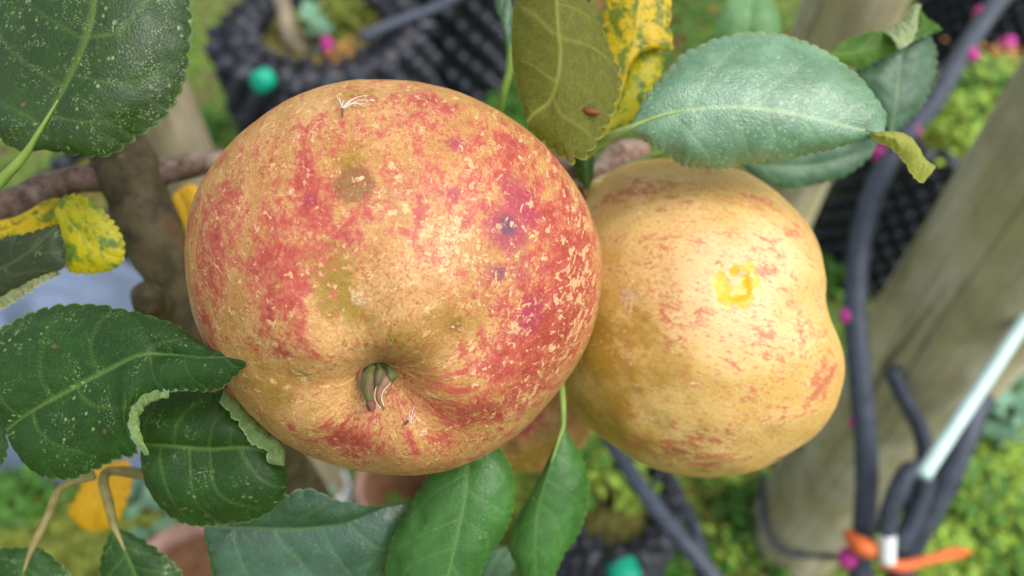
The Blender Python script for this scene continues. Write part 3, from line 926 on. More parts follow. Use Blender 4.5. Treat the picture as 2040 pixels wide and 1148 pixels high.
# yellow leaves behind it
leaf(L_YELLOW, .172, [(1205, 270, 3), (1240, 180, 1), (1262, 90, 0), (1275, 0, 0), (1285, -110, 3)],
     [(1195, 250, 3), (1190, 190, 3), (1196, 110, 3), (1200, 55, 3), (1215, -10, 3), (1240, -80, 3)],
     [(1222, 220, 2), (1240, 160, 2), (1265, 112, 2), (1300, 98, 2), (1338, 98, 3), (1332, 50, 3), (1334, 0, 3), (1325, -60, 3)],
     label='bright yellow leaf with green patches at the top', teeth=16, tamp=.0006, nveins=5, bulge=.001, seed=41)
leaf(L_MOTTLE, .176, [(1180, 292, 2), (1225, 240, 1), (1260, 185, 0), (1290, 130, 0), (1312, 92, 1)],
     [(1185, 262, 2), (1215, 215, 2), (1240, 160, 2), (1265, 108, 2), (1295, 92, 2)],
     [(1210, 275, 2), (1262, 238, 2), (1292, 200, 2), (1315, 160, 2), (1322, 112, 2)],
     label='yellow and green mottled leaf below the bright yellow one', teeth=14, tamp=.0006, nveins=5, bulge=.0012, seed=43)
leaf(L_DARK2, .182, [(1172, 385, 3), (1170, 350, 1), (1165, 310, 0), (1155, 260, 1)],
     [(1150, 350, 2), (1140, 310, 2), (1140, 270, 2)], [(1184, 345, 2), (1186, 310, 2), (1180, 270, 2)], teeth=6, nveins=4, seed=44)
# big pale leaf on the right
leaf(L_PALE, .152, [(1252, 256, 3), (1300, 236, 1), (1360, 221, 0), (1450, 213, -1), (1550, 222, -1), (1650, 243, 0), (1740, 264, 2), (1762, 268, 3)],
     [(1268, 226, 3), (1292, 185, 4), (1325, 145, 6), (1365, 108, 7), (1420, 80, 8), (1490, 69, 9), (1560, 73, 9), (1640, 98, 9), (1700, 136, 8), (1745, 185, 7), (1768, 230, 6)],
     [(1285, 282, 3), (1320, 302, 4), (1362, 332, 5), (1392, 338, 6), (1430, 341, 6), (1490, 326, 6), (1560, 318, 5), (1640, 303, 4), (1700, 284, 3), (1742, 270, 3)],
     label='large pale green leaf over the yellow apple with its yellowish tip folded down', teeth=30, tamp=.0006, nveins=5, bulge=.0022, vdisp=.00010, seed=51, nu=280,
     flaps=[dict(inner=[(1728, 272, 2.6), (1760, 262, 2.6), (1795, 264, 3), (1815, 274, 4), (1826, 300, 6), (1842, 322, 8), (1848, 334, 9)],
                 outer=[(1735, 276, 2.2), (1775, 295, 2.5), (1800, 318, 3), (1814, 340, 4), (1828, 358, 5), (1842, 362, 7), (1849, 340, 8.5)], teeth=6, tamp=.0004, bulge=.0015)],
     petiole=[(1165, 312, 16), (1200, 282, 9), (1230, 265, 5), (1252, 256, 3)], pmat=MAT_PALESTEM, prad=.0009)
# folded leaf upper right
leaf(L_BLUE, .205, [(1775, 268, 2), (1785, 215, 0), (1790, 160, 0), (1800, 100, 0), (1838, 60, 2)],
     [(1755, 240, 2), (1730, 190, 2), (1700, 155, 2), (1715, 125, 3), (1770, 95, 3)],
     [(1800, 250, 3), (1830, 215, 3), (1850, 175, 3), (1866, 130, 3), (1860, 85, 3)],
     label='bluish green leaf folded over on itself in the upper right', teeth=14, tamp=.0008, nveins=5, bulge=.0015, seed=61)
leaf(L_FOLDED, .203, [(1650, 108, 1), (1700, 104, 0), (1755, 92, -1), (1798, 98, -3)], [(1672, 88, 1), (1715, 68, 1), (1760, 61, 0), (1785, 78, -1)], [(1675, 126, 1), (1712, 136, 1), (1752, 118, 0), (1780, 104, -1)],
     label='small fresh green leaf half with a yellow rim beside the thick pipe', teeth=8, tamp=.0006, nveins=3, bulge=.001, seed=64,
     flaps=[dict(inner=[(1762, 64, -1), (1795, 38, -1), (1822, 8, -1), (1830, 12, -1)], outer=[(1790, 98, -5), (1812, 86, -5), (1826, 60, -4), (1831, 16, -1)], teeth=5, under=True),
            dict(inner=[(1828, 10, -1), (1842, 32, 0), (1862, 46, 0), (1872, 60, 1)], outer=[(1822, 80, -4), (1832, 74, -3), (1850, 68, -2), (1870, 64, 1)], teeth=4, under=False)])
leaf(L_BACK, .26, [(1488, 100, 3), (1490, 60, 0), (1495, 20, 0), (1505, -40, 3)],
     [(1440, 95, 2), (1425, 55, 2), (1440, 15, 2), (1470, -20, 2)], [(1545, 90, 2), (1555, 50, 2), (1548, 10, 2), (1530, -20, 2)], label='blurred green leaf behind the top edge of the pale leaf', teeth=10, nveins=5, seed=62)
leaf(L_BLUE, .215, [(1470, 318, 3), (1540, 330, 0), (1620, 330, 0), (1690, 312, 0), (1750, 280, 3)],
     [(1500, 290, 2), (1580, 272, 2), (1680, 262, 2)], [(1500, 350, 2), (1550, 374, 2), (1620, 370, 2), (1690, 345, 2), (1735, 310, 2)], label='bluish leaf in shade beneath the large pale leaf', teeth=14, nveins=5, seed=63)
# yellow mottled leaf on the left and its dark neighbour
leaf(L_MOTTLE, .165, [(108, 420, 0), (135, 440, 0), (165, 470, 0), (200, 500, 0), (248, 520, 2)],
     [(122, 396, 1), (158, 389, 1), (195, 408, 1), (224, 440, 2), (246, 478, 2)],
     [(114, 460, 1), (122, 508, 1), (138, 541, 1), (180, 546, 2), (225, 538, 2)],
     label='yellow and green mottled leaf below the branch at the left', teeth=16, tamp=.0006, nveins=5, bulge=.0015, seed=71)
leaf(L_YELLOW, .172, [(-40, 475, 0), (10, 460, 0), (70, 432, 0), (130, 396, 2)], [(-20, 450, 1), (40, 428, 1), (100, 396, 1)], [(-20, 490, 1), (30, 478, 1), (75, 468, 1), (122, 440, 1)],
     label='yellow leaf strip behind the mottled leaf at the left edge', teeth=0, nveins=3, seed=72)
leaf(L_DULL, .158, [(-60, 560, 2), (0, 535, 1), (60, 500, 0), (118, 446, 1)],
     [(-40, 500, 2), (0, 476, 2), (50, 466, 1), (95, 452, 1)], [(-20, 600, 2), (20, 585, 2), (70, 562, 2), (118, 543, 2), (134, 522, 2), (126, 480, 2)],
     label='dull dark leaf at the left edge with its pale margin turned up', teeth=12, tamp=.0006, nveins=4, seed=73,
     flaps=[dict(inner=[(-10, 600, 1), (30, 578, 1), (75, 556, 1), (120, 541, 1)], outer=[(-10, 628, -1), (30, 600, -1), (75, 572, -1), (122, 546, 1)], teeth=8, tamp=.0004)])
leaf(L_FULLYEL, .24, [(352, 380, 1), (368, 410, 0), (378, 440, 0), (384, 472, 1)], [(343, 395, 1), (352, 430, 1), (368, 460, 1)], [(382, 366, 1), (398, 384, 1), (400, 420, 1), (394, 455, 1)],
     label='small golden leaf between the trunk and the red apple', teeth=0, nveins=3, seed=74)
leaf(L_BROWNY, .175, [(425, 775, 1), (455, 790, 0), (500, 825, 1)], [(440, 772, 1), (470, 785, 1), (495, 810, 1)], [(430, 790, 1), (460, 808, 1), (490, 828, 1)], label='orange withered leaf peeping out below the leaf tip', teeth=0, nveins=2, seed=75)
leaf(L_FULLYEL, .26, [(215, 920, 2), (205, 960, 0), (195, 1010, 0), (185, 1060, 2)], [(175, 945, 1), (155, 985, 1), (138, 1025, 1), (160, 1050, 1)], [(255, 920, 1), (262, 960, 1), (248, 1010, 1), (225, 1050, 1)],
     label='golden yellow leaf behind the stalks at the lower left', teeth=8, tamp=.0008, nveins=4, seed=76)
leaf(L_DARK2, .168, [(228, 1050, 1), (250, 1100, 0), (275, 1160, 0), (300, 1260, 3)], [(212, 1080, 2), (200, 1130, 2), (215, 1210, 2)], [(260, 1062, 2), (310, 1092, 2), (350, 1125, 2), (372, 1165, 2), (360, 1230, 2)],
     label='dark green leaf rising from the bottom edge at the lower left', teeth=14, nveins=5, seed=77, petiole=[(290, 945, 14), (215, 940, 8), (206, 958, 5), (216, 1000, 3), (228, 1050, 1)], pmat=MAT_BROWNSTEM, prad=.0012)
leaf(L_DARK2, .165, [(64, 1092, 1), (50, 1130, 0), (30, 1200, 0), (10, 1290, 3)], [(30, 1092, 2), (-20, 1098, 3), (-60, 1150, 3), (-50, 1240, 2)], [(80, 1092, 2), (110, 1115, 2), (140, 1150, 2), (150, 1200, 2), (90, 1280, 2)],
     label='dark green leaf in the bottom left corner', teeth=14, nveins=5, seed=78, petiole=[(190, 945, 12), (125, 970, 8), (95, 1030, 3), (64, 1092, 1)], pmat=MAT_BROWNSTEM, prad=.0011)
leaf(L_DARK2, .15, [(-60, 800, 1), (-30, 860, 0), (-5, 930, 1)], [(-80, 840, 1), (-50, 920, 1)], [(-20, 810, 1), (10, 850, 1), (16, 890, 1), (8, 920, 1)], label='leaf just showing at the left edge', teeth=8, nveins=3, seed=79)
leaf(L_BLUE, .19, [(1000, 40, 1), (1003, 0, 0), (1000, -60, 2)], [(992, 30, 1), (985, -10, 1), (990, -45, 1)], [(1015, 100, 1), (1020, 40, 1), (1012, -40, 1)], label='narrow bluish leaf left of the olive leaf', teeth=0, nveins=2, seed=80,
     petiole=[(988, 240, 14), (1002, 190, 8), (1017, 120, 4), (1008, 60, 1)], prad=.0011)
leaf(L_DARK2, .18, [(1170, -30, 1), (1155, -5, 0), (1150, 16, 1)], [(1140, -20, 1), (1140, 0, 1)], [(1180, -10, 1), (1168, 10, 1)], teeth=5, nveins=2, seed=81)
leaf(L_GRASS, .30, [(395, 680, 1), (365, 640, 0), (330, 595, 0), (310, 570, 2)], [(350, 660, 1), (320, 610, 1)], [(400, 650, 1), (372, 610, 1), (345, 590, 1)], label='bright green leaf behind the lower left of the red apple', teeth=0, nveins=2, seed=82)
leaf(L_BLUE, .40, [(545, 890, 1), (570, 930, 0), (595, 965, 0), (620, 1010, 2)], [(570, 900, 1), (612, 935, 1), (630, 975, 1)], [(545, 940, 1), (560, 980, 1), (590, 1010, 1)], label='grey green leaf blurred behind the rounded dark leaf', teeth=8, nveins=3, seed=83)
leaf(L_BLUE, .24, [(1010, 1090, 1), (990, 1115, 0), (965, 1160, 2)], [(985, 1090, 1), (960, 1120, 1)], [(1030, 1110, 1), (1005, 1150, 1)], teeth=6, nveins=3, seed=84)
tube('petiole', [P(1188, 388, .195), P(1215, 352, .195), P(1260, 328, .193), P(1330, 302, .190), P(1400, 290, .188)], .0009, MAT_PALESTEM, tree, n=40, ring=10)


# ------------------------------------------------------------------ apples
def blob(cx, cy, depth, outline, squash, nph=300, nth=480, dent=None):
    """A closed fruit whose outline from the front is the given pixel outline; returns points, frame and faces."""
    c = P(cx, cy, depth)
    e3 = (C_ - c) / np.linalg.norm(C_ - c)
    e1 = np.cross(U_, e3)
    e1 /= np.linalg.norm(e1)
    e2 = np.cross(e3, e1)
    o = np.array(outline, float)
    dx, dy = o[:, 0] - cx, cy - o[:, 1]
    ang, rad = np.arctan2(dy, dx), np.hypot(dx, dy)
    k = np.argsort(ang)
    ang, rad = ang[k], rad[k]
    A = np.concatenate([ang - 2 * np.pi, ang, ang + 2 * np.pi])
    Rr = np.concatenate([rad, rad, rad])
    th = np.linspace(-np.pi, np.pi, nth, endpoint=False)
    cc = np.cos(th), np.sin(th)
    # smooth periodic curve through the outline radii
    m = np.gradient(Rr, A)
    j = np.clip(np.searchsorted(A, th, 'right') - 1, 0, len(A) - 2)
    h = A[j + 1] - A[j]
    s = (th - A[j]) / h
    target = ((2 * s ** 3 - 3 * s ** 2 + 1) * Rr[j] + (s ** 3 - 2 * s ** 2 + s) * h * m[j] + (-2 * s ** 3 + 3 * s ** 2) * Rr[j + 1] + (s ** 3 - s ** 2) * h * m[j + 1])
    ker = np.hanning(9)
    target = np.convolve(np.concatenate([target[-4:], target, target[:4]]), ker / ker.sum(), 'valid')
    ph = np.linspace(0.004, np.pi - .004, nph)
    R3 = target * depth / FPX
    fac = np.ones(nth)
    for it in range(6):
        Rc = R3 * fac
        Rm = Rc.mean()
        S = np.sin(ph)[:, None]
        RR = Rm * (1 - S ** 1.5) + Rc[None] * S ** 1.5
        pos = c + (RR * S)[..., None] * (cc[0][None, :, None] * e1 + cc[1][None, :, None] * e2) + (Rm * squash * np.cos(ph))[:, None, None] * e3
        q = proj(pos)
        rad_px = np.hypot(q[..., 0] - cx, q[..., 1] - cy).max(0)
        fac *= target / rad_px
    return pos, c, e3


def near_vertex(pos, nrm, px, py):
    q = proj(pos.reshape(-1, 3))
    d = (q[:, 0] - px) ** 2 + (q[:, 1] - py) ** 2
    d = np.where(np.sum(nrm.reshape(-1, 3) * (C_ - pos.reshape(-1, 3)), 1) > 0, d, 1e12)
    return np.argmin(d)


def normals(pos):
    a = np.roll(pos, -1, 1) - np.roll(pos, 1, 1)
    b = np.gradient(pos, axis=0)
    n = np.cross(b, a)
    n /= np.maximum(np.linalg.norm(n, axis=2)[..., None], 1e-12)
    return n


def spots(pos, nrm, lst):
    """Sum of soft pigment spots: (px, py, radius px, amount[, stretch y])."""
    p = pos.reshape(-1, 3)
    out = np.zeros(len(p))
    for s in lst:
        i = near_vertex(pos, nrm, s[0], s[1])
        c = p[i]
        r = s[2] * np.dot(c - C_, F_) / FPX
        w = p - c
        if len(s) > 4:       # elongated along the direction given in degrees, ratio
            a = math.radians(s[4])
            ax = math.cos(a) * R_ - math.sin(a) * U_
            along = w @ ax
            d2 = np.sum(w * w, 1) - along ** 2 * (1 - 1 / s[5] ** 2)
        else:
            d2 = np.sum(w * w, 1)
        out = np.maximum(out, s[3] * np.exp(-d2 / r ** 2)) if s[3] > 0 else out + s[3] * np.exp(-d2 / r ** 2)
    return out


def streak_coords(pos, c, axis):
    w = (pos - c).reshape(-1, 3)
    r = np.linalg.norm(w, axis=1)
    n = w / r[:, None]
    lat = np.arccos(np.clip(n @ axis, -1, 1))
    e = np.cross(axis, [0.2, 0.9, 0.1])
    e /= np.linalg.norm(e)
    b = np.cross(axis, e)
    lon = np.arctan2(n @ b, n @ e)
    k = 40.0
    return np.stack([np.cos(lon) * k * np.maximum(np.sin(lat), .35), np.sin(lon) * k * np.maximum(np.sin(lat), .35), lat * k * .38], -1)


def poly_faces(nph, nth):
    return grid_faces(nph, nth, 0, True, flip=True).tolist() + [list(range(nth))[::1], list(range((nph - 1) * nth, nph * nth))[::-1]]


# --- red apple
red_out = [(1197, 520), (1190, 610), (1160, 705), (1100, 795), (1020, 875), (930, 925), (840, 945), (750, 944), (660, 925), (580, 890), (510, 835), (440, 755), (395, 660), (374, 570), (369, 480), (385, 400),
           (420, 335), (470, 275), (530, 225), (600, 185), (680, 163), (760, 160), (850, 168), (930, 190), (1000, 222), (1070, 275), (1130, 345), (1175, 425)]
pos, ac, ae3 = blob(783, 553, .155, red_out, .97)
nrm = normals(pos)
if np.sum(nrm[150] * (pos[150] - ac)) < 0:
    nrm = -nrm
i0 = near_vertex(pos, nrm, 757, 800)
cal0 = pos.reshape(-1, 3)[i0]
a_axis = nrm.reshape(-1, 3)[i0] * .75 + (cal0 - ac) / np.linalg.norm(cal0 - ac) * .25
a_axis /= np.linalg.norm(a_axis)
w = pos - cal0
perp = w - (w @ a_axis)[..., None] * a_axis
rr = np.linalg.norm(perp, axis=2)
lon = np.arctan2(perp @ np.cross(a_axis, R_), perp @ R_)
front = smooth(-.02, -.008, w @ a_axis)
dent = (-.0070 * np.exp(-(rr / .0070) ** 2) - .0020 * np.exp(-(rr / .016) ** 2)) * front
dent += .0010 * np.cos(5 * lon + .6) * np.exp(-((rr - .017) / .009) ** 2) * front
big = fbm(pos * 55, 21, 3) - .5
pos2 = pos + a_axis * dent[..., None] + nrm * (big * .0012)[..., None]
pos2 = pos2 + nrm * ((fbm(pos * 260, 4, 3) - .5) * .00022)[..., None]
st = streak_coords(pos2, ac - a_axis * .004, a_axis)
S = lambda l: spots(pos, nrm, l)
# pigment fields (skin colour of the fruit itself)
A_red = .25 + .95 * S([(1140, 560, 120, .62), (1120, 650, 110, .62), (1090, 430, 80, .5), (440, 520, 50, .42, 90, 2), (540, 480, 50, .4, 80, 2), (590, 640, 50, .4, 70, 2), (1100, 640, 130, .55), (1130, 480, 110, .45), (1050, 720, 110, .5), (930, 810, 90, .45, 20, 1.6), (1010, 300, 90, .38), (620, 400, 60, .45, 80, 2), (560, 570, 80, .42, 60, 1.8), (680, 880, 60, .55, 60, 1.3),
                 (860, 210, 80, .30), (680, 260, 70, .22), (700, 440, 120, .25), (900, 420, 120, .28), (420, 430, 60, .3, 90, 2), (480, 510, 40, .35), (400, 600, 60, .3, 90, 2), (1110, 350, 70, .35), (870, 620, 110, .15), (620, 650, 90, .22), (860, 890, 60, .25)]) \
    + S([(720, 610, 90, -.30), (850, 560, 70, -.18), (760, 700, 110, -.35), (600, 820, 120, -.25), (880, 680, 70, -.28), (480, 740, 90, -.22), (900, 470, 50, -.15), (640, 190, 110, -.20), (540, 260, 80, -.12), (700, 330, 45, -.25), (840, 830, 70, -.12)])
A_green = S([(660, 560, 60, .9, 70, 2), (730, 650, 70, .45), (880, 660, 60, .5), (700, 320, 40, .8), (550, 560, 40, .6), (500, 750, 60, .7), (690, 770, 60, .35), (560, 800, 60, .6), (820, 700, 70, .6), (720, 190, 60, .5), (450, 380, 60, .4), (500, 640, 60, .4), (860, 780, 60, .4)])
A_pale = S([(1150, 610, 70, .9, 65, 2), (1120, 700, 70, .7), (900, 480, 55, .9), (1100, 330, 60, .8), (1030, 640, 50, .6), (980, 590, 50, .5), (1150, 430, 60, .7), (1060, 780, 80, .6), (850, 460, 60, .5), (780, 380, 60, .3), (960, 350, 60, .4), (1170, 540, 40, .8)])
A_mag = S([(1035, 400, 48, .95, 60, 1.4), (1015, 455, 60, 1.0), (910, 290, 32, .75), (905, 385, 26, .6), (1060, 630, 40, .9, 130, 1.5), (1040, 540, 60, .5), (980, 550, 40, .55), (890, 520, 24, .45), (615, 400, 18, .7, 80, 1.5), (1000, 240, 22, .5), (1110, 600, 26, .6)])
A_core = S([(1012, 448, 27, 1.0), (995, 545, 26, .7), (1000, 245, 14, .5)])
A_dark = S([(705, 368, 42, 1.1), (770, 380, 22, .35), (905, 655, 26, .55), (605, 765, 22, .5, 20, 2), (570, 800, 26, .4, 10, 2), (545, 570, 14, .5), (960, 310, 40, .35), (490, 770, 34, .45), (885, 810, 30, .35, 10, 1.6), (500, 600, 20, .3)])
A_russ = S([(712, 608, 19, 1.0), (900, 470, 34, .8), (885, 500, 30, .7), (930, 520, 26, .7), (560, 585, 10, .5), (690, 720, 60, .45), (650, 745, 40, .4), (1030, 660, 22, .6), (600, 770, 14, .7), (845, 875, 14, .8), (580, 380, 9, .9), (1045, 455, 6, 1), (995, 450, 8, 1)])


def apple_skin(name, base, base2, green, red, red2, pale, fleck=(.60, .66), red_lo=.40, red_w=.20, rough=.44, painted_glint=None, grain=1.0, dashes=.5, dirt=(128, 66, 34)):
    m = Mat(name, rough, .42)
    st = m.attr('streak', True)
    ar, ag, ap = m.attr('red'), m.attr('green'), m.attr('pale')
    n_big = m.noise(.11, 5, .62, st)
    n_mid = m.noise(.42, 6, .66, st, .3)
    n_fin = m.noise(1.5, 6, .7, st, .2)
    grit = m.noise(2600, 4, .7)
    grit2 = m.noise(900, 5, .65)
    base_c = m.mix(m.step(n_big, .35, .65), lin(base), lin(base2))
    base_c = m.mix(m.step(m.math('ADD', m.attr('cream_highlight'), m.math('MULTIPLY', m.math('SUBTRACT', n_mid, .5), .5)), .1, .9, 0, .8), base_c, lin((240, 206, 156)))  # paler cream skin, with the overexposed highlight painted into the colour
    gsum = m.math('ADD', m.math('MULTIPLY', ag, .75), m.math('MULTIPLY', m.math('SUBTRACT', n_mid, .5), 1.0))
    gsum = m.math('ADD', gsum, m.math('MULTIPLY', m.math('SUBTRACT', m.noise(140, 4, .6), .5), 1.3))
    col = m.mix(m.step(gsum, .12, .62), base_c, lin(green))
    rs = m.math('ADD', ar, m.math('MULTIPLY', m.math('SUBTRACT', n_mid, .5), 1.75))
    rs = m.math('ADD', rs, m.math('MULTIPLY', m.math('SUBTRACT', n_big, .5), .9))
    rs = m.math('ADD', rs, m.math('MULTIPLY', m.math('SUBTRACT', m.noise(170, 4, .6), .5), .7))
    rs = m.math('ADD', rs, m.math('MULTIPLY', m.math('SUBTRACT', n_fin, .5), 1.15))
    rs = m.math('ADD', rs, m.math('MULTIPLY', m.math('SUBTRACT', grit2, .5), .35 * grain))
    redc = m.mix(m.step(m.math('ADD', rs, m.math('MULTIPLY', m.math('SUBTRACT', grit, .5), .5)), .45, 1.0), lin(red), lin(red2))
    col = m.mix(m.step(rs, red_lo - red_w, red_lo + red_w, 0, .92), col, redc)
    # magenta bruise halo and its bluish core, olive blotches
    am = m.math('ADD', m.attr('mag'), m.math('MULTIPLY', m.math('SUBTRACT', n_fin, .5), .55))
    col = m.mix(m.step(am, .22, .75, 0, .88), col, lin((164, 46, 82)))
    ac_ = m.math('ADD', m.attr('core'), m.math('MULTIPLY', m.math('SUBTRACT', grit2, .5), .45))
    col = m.mix(m.step(ac_, .25, .8, 0, .88), col, lin((88, 58, 88)))
    ad = m.math('ADD', m.attr('dark'), m.math('MULTIPLY', m.math('SUBTRACT', n_fin, .5), .9))
    col = m.mix(m.step(ad, .22, .62, 0, .75), col, lin((112, 88, 44)))
    # pale corky flecks running with the streaks, denser where the skin is russeted
    fl = m.noise(.75, 5, .6, st, .5)
    fl2 = m.noise(2.1, 5, .62, st, .3)
    lo = m.math('SUBTRACT', fleck[0], m.math('MULTIPLY', ap, .11))
    f1 = m.step(m.math('SUBTRACT', fl, lo), 0.0, .035)
    f2 = m.step(m.math('SUBTRACT', fl2, m.math('SUBTRACT', fleck[1], m.math('MULTIPLY', ap, .11))), 0.0, .04)
    flk = m.math('MAXIMUM', f1, f2)
    col = m.mix(m.math('MULTIPLY', flk, .82), col, lin(pale))
    # corky scars with a cracked net
    net = m.step(m.noise(1100, 5, .7, None, 2.0), .42, .52)
    ru = m.step(m.math('ADD', m.attr('russ'), m.math('MULTIPLY', m.math('SUBTRACT', grit2, .5), 1.1)), .35, .75)
    rcol = m.mix(net, lin((176, 140, 92)), lin((232, 206, 156)))
    col = m.mix(m.math('MULTIPLY', ru, .8), col, rcol)
    # fine value grain and dark lenticels
    stip = m.math('MULTIPLY', m.step(m.noise(1250, 5, .7), .50, .60), m.step(m.noise(95, 4, .6), .40, .62))
    col = m.mix(m.math('MULTIPLY', stip, .60 * grain), col, lin(red2))
    blot = m.math('MULTIPLY', m.step(n_fin, .52, .66), m.step(m.noise(75, 4, .6), .46, .62))
    col = m.mix(m.math('MULTIPLY', blot, .45 * grain), col, lin((122, 92, 36)))
    col = m.mix(m.step(grit, .32, .62, .50 * grain, 0), col, lin(dirt))
    col = m.mix(m.step(grit2, .52, .72, 0, .28 * grain), col, lin(pale))
    dash = m.noise(1.5, 3, .5, st, .3)
    dz = m.step(m.noise(.2, 3, .5, st), .36, .56)
    col = m.mix(m.math('MULTIPLY', m.math('MULTIPLY', m.step(dash, .585, .64), dz), dashes), col, lin(red))
    ln = m.math('MULTIPLY', m.step(m.voronoi(330, 'F1'), .03, .085, 1, 0), m.step(m.noise(120, 2), .50, .58))
    col = m.mix(m.math('MULTIPLY', ln, .75), col, lin((70, 44, 26)))
    ln2 = m.math('MULTIPLY', m.step(m.voronoi(250, 'F1'), .05, .13, 1, 0), m.step(m.noise(90, 2), .50, .58))
    col = m.mix(m.math('MULTIPLY', ln2, .7), col, lin((236, 208, 160)))
    rough_s = rough
    if painted_glint:
        g = m.math('ADD', m.attr('painted_glint'), m.math('MULTIPLY', m.math('SUBTRACT', m.noise(520, 3), .5), .9))
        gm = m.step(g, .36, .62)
        col = m.mix(gm, col, m.mix(m.step(m.noise(420, 2), .55, .62), lin((228, 170, 4)), lin((244, 214, 120))))  # specular highlight with pale glints painted into the skin colour
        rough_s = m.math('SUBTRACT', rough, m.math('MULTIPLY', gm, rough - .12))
    m.color(col)
    m.link(rough_s, m.b.inputs['Roughness'])
    h = m.math('ADD', m.math('MULTIPLY', grit, .8), m.math('MULTIPLY', flk, .7))
    h = m.math('ADD', h, m.math('MULTIPLY', n_fin, 1.0))
    h = m.math('ADD', h, m.math('MULTIPLY', ru, m.math('MULTIPLY', net, 1.2)))
    if painted_glint:
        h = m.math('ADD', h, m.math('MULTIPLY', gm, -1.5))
    m.bump(h, .35, .00028)
    m.b.inputs['Subsurface Weight'].default_value = .06
    m.b.inputs['Subsurface Radius'].default_value = (.003, .0015, .0008)
    m.b.inputs['Subsurface Scale'].default_value = .6
    return m.m


MAT_RED = apple_skin('red_apple_skin', (186, 138, 74), (212, 168, 104), (154, 130, 44), (192, 82, 76), (156, 28, 44), (236, 196, 138))
apple = new_mesh('apple', pos2.reshape(-1, 3), poly_faces(300, 480), MAT_RED,
                 dict(streak=st, red=A_red, green=A_green, pale=A_pale, mag=A_mag, core=A_core, dark=A_dark, russ=A_russ, painted_glint=0 * A_red, cream_highlight=0 * A_red), loc=ac)
tag(apple, 'big red and ochre russeted apple in front, showing its sunken calyx', 'apple', 'apples on the tree')

# calyx of the red apple
pf = pos2.reshape(-1, 3)
cal = pf[i0]
print('CALYX at', proj(cal))
MAT_CALYX = twig_material('calyx_green', (44, 66, 34), (78, 98, 52), (104, 92, 60))
MAT_SEPAL = twig_material('sepal_green', (62, 86, 38), (94, 116, 54), (112, 74, 54))
MAT_SEPDRY = twig_material('sepal_dry', (92, 58, 46), (126, 86, 68), (150, 112, 92))
MAT_EDGE = plain('sepal_edge', (214, 196, 150), .7, .3, .1, 400)
dcal = float(proj(cal)[2])


def PC(x, y, o):
    return P(x, y, dcal - o * .001)


bv, bf = ellipsoid(PC(752, 748, 1.0), (.0027 * R_, .0022 * U_ - .0008 * F_, -.0032 * F_ - .001 * U_), 22, 30)
bv = bv + (fbm(bv * 500, 3) - .5)[:, None] * .0012 * (-F_)
calyx = new_mesh('calyx', bv, bf, MAT_CALYX, loc=cal, parent=apple)


def sepal(pts, widths, mat, lift):
    c = spline([list(PC(*p)) + [w_ * dcal / FPX] for p, w_ in zip(pts, widths)], 40)
    t = np.gradient(c[:, :3], axis=0)
    t /= np.linalg.norm(t, axis=1)[:, None]
    view = (C_ - c[:, :3])
    view /= np.linalg.norm(view, axis=1)[:, None]
    side = np.cross(t, view)
    V2 = np.linspace(-1, 1, 11)
    A = c[:, None, :3] + side[:, None] * (c[:, 3:4] * .5 * V2[None])[..., None] + view[:, None] * (lift * (1 - V2 ** 2) * c[:, 3:4])[..., None]
    B = A - view[:, None] * .00025
    f1 = grid_faces(40, 11)
    f2 = grid_faces(40, 11, 440, flip=True)
    o = new_mesh('sepal', np.concatenate([A.reshape(-1, 3), B.reshape(-1, 3)]), np.concatenate([f1, f2]), mat, loc=c[0, :3], parent=calyx)
    return A[:, 0], A[:, -1], o


_, er, s_ = sepal([(744, 728, 3.0), (737, 748, 4.4), (733, 768, 5.0), (733, 786, 5.6), (739, 803, 6.0)], [16, 30, 26, 20, 15], MAT_SEPAL, .35)
new_mesh('sepal', *tube_data([PC(737, 800, 6.1), PC(739, 808, 6.3), PC(740, 819, 6.3)], [.0007, .0008, .0005], 12, 8), MAT_SEPDRY, loc=cal, parent=calyx)
el, er2, _s = sepal([(766, 735, 2.6), (768, 755, 4.2), (757, 775, 4.6), (754, 795, 5.4), (766, 817, 6.2)], [12, 24, 16, 13, 4], MAT_SEPDRY, .3)
sepal([(722, 730, 2.0), (718, 748, 3.2), (720, 766, 3.8), (722, 782, 4.0)], [6, 11, 10, 3], MAT_SEPDRY, .3)
sepal([(772, 730, 2.8), (778, 748, 3.6), (774, 766, 3.8)], [10, 26, 10], MAT_CALYX, .5)
sepal([(752, 724, 3.0), (756, 740, 4.6), (753, 758, 5.0), (748, 768, 5.2)], [10, 20, 16, 5], MAT_CALYX, .5)
for e_ in (er2, el):
    new_mesh('sepal_rim', *tube_data(e_[8:-2:4], .00009, 40, 6), MAT_EDGE, loc=cal, parent=calyx)

# little brown scab and tufts of seed fluff on the skin
MAT_FLUFF = plain('white_fluff', (236, 234, 230), .6, .3, .05, 300)
MAT_SEED = plain('brown_seed', (104, 72, 52), .6, .3, .2, 300)


def fluff(px, py, ends, label, seed_px):
    i = near_vertex(pos2, nrm, px, py)
    base = pf[i] + nrm.reshape(-1, 3)[i] * .0006
    d = float(proj(base)[2])
    root = empty('seed_fluff', base, label, 'seed fluff', 'tufts of seed fluff on the red apple')
    parts = []
    for (ex, ey, o) in ends:
        j = near_vertex(pos2, nrm, ex, ey)
        e = pf[j] + nrm.reshape(-1, 3)[j] * o * .001
        mid_ = (base + e) / 2 + nrm.reshape(-1, 3)[i] * .0007
        parts.append(tube_data([base, mid_, e], [.00005, .00004, .00002], 14, 5))
    new_mesh('filament', *join(parts), MAT_FLUFF, loc=base, parent=root)['kind'] = 'stuff'
    j = near_vertex(pos2, nrm, *seed_px)
    new_mesh('seed', *tube_data([base, pf[j] + nrm.reshape(-1, 3)[j] * .0004], [.0002, .00012], 8, 6), MAT_SEED, loc=base, parent=root)


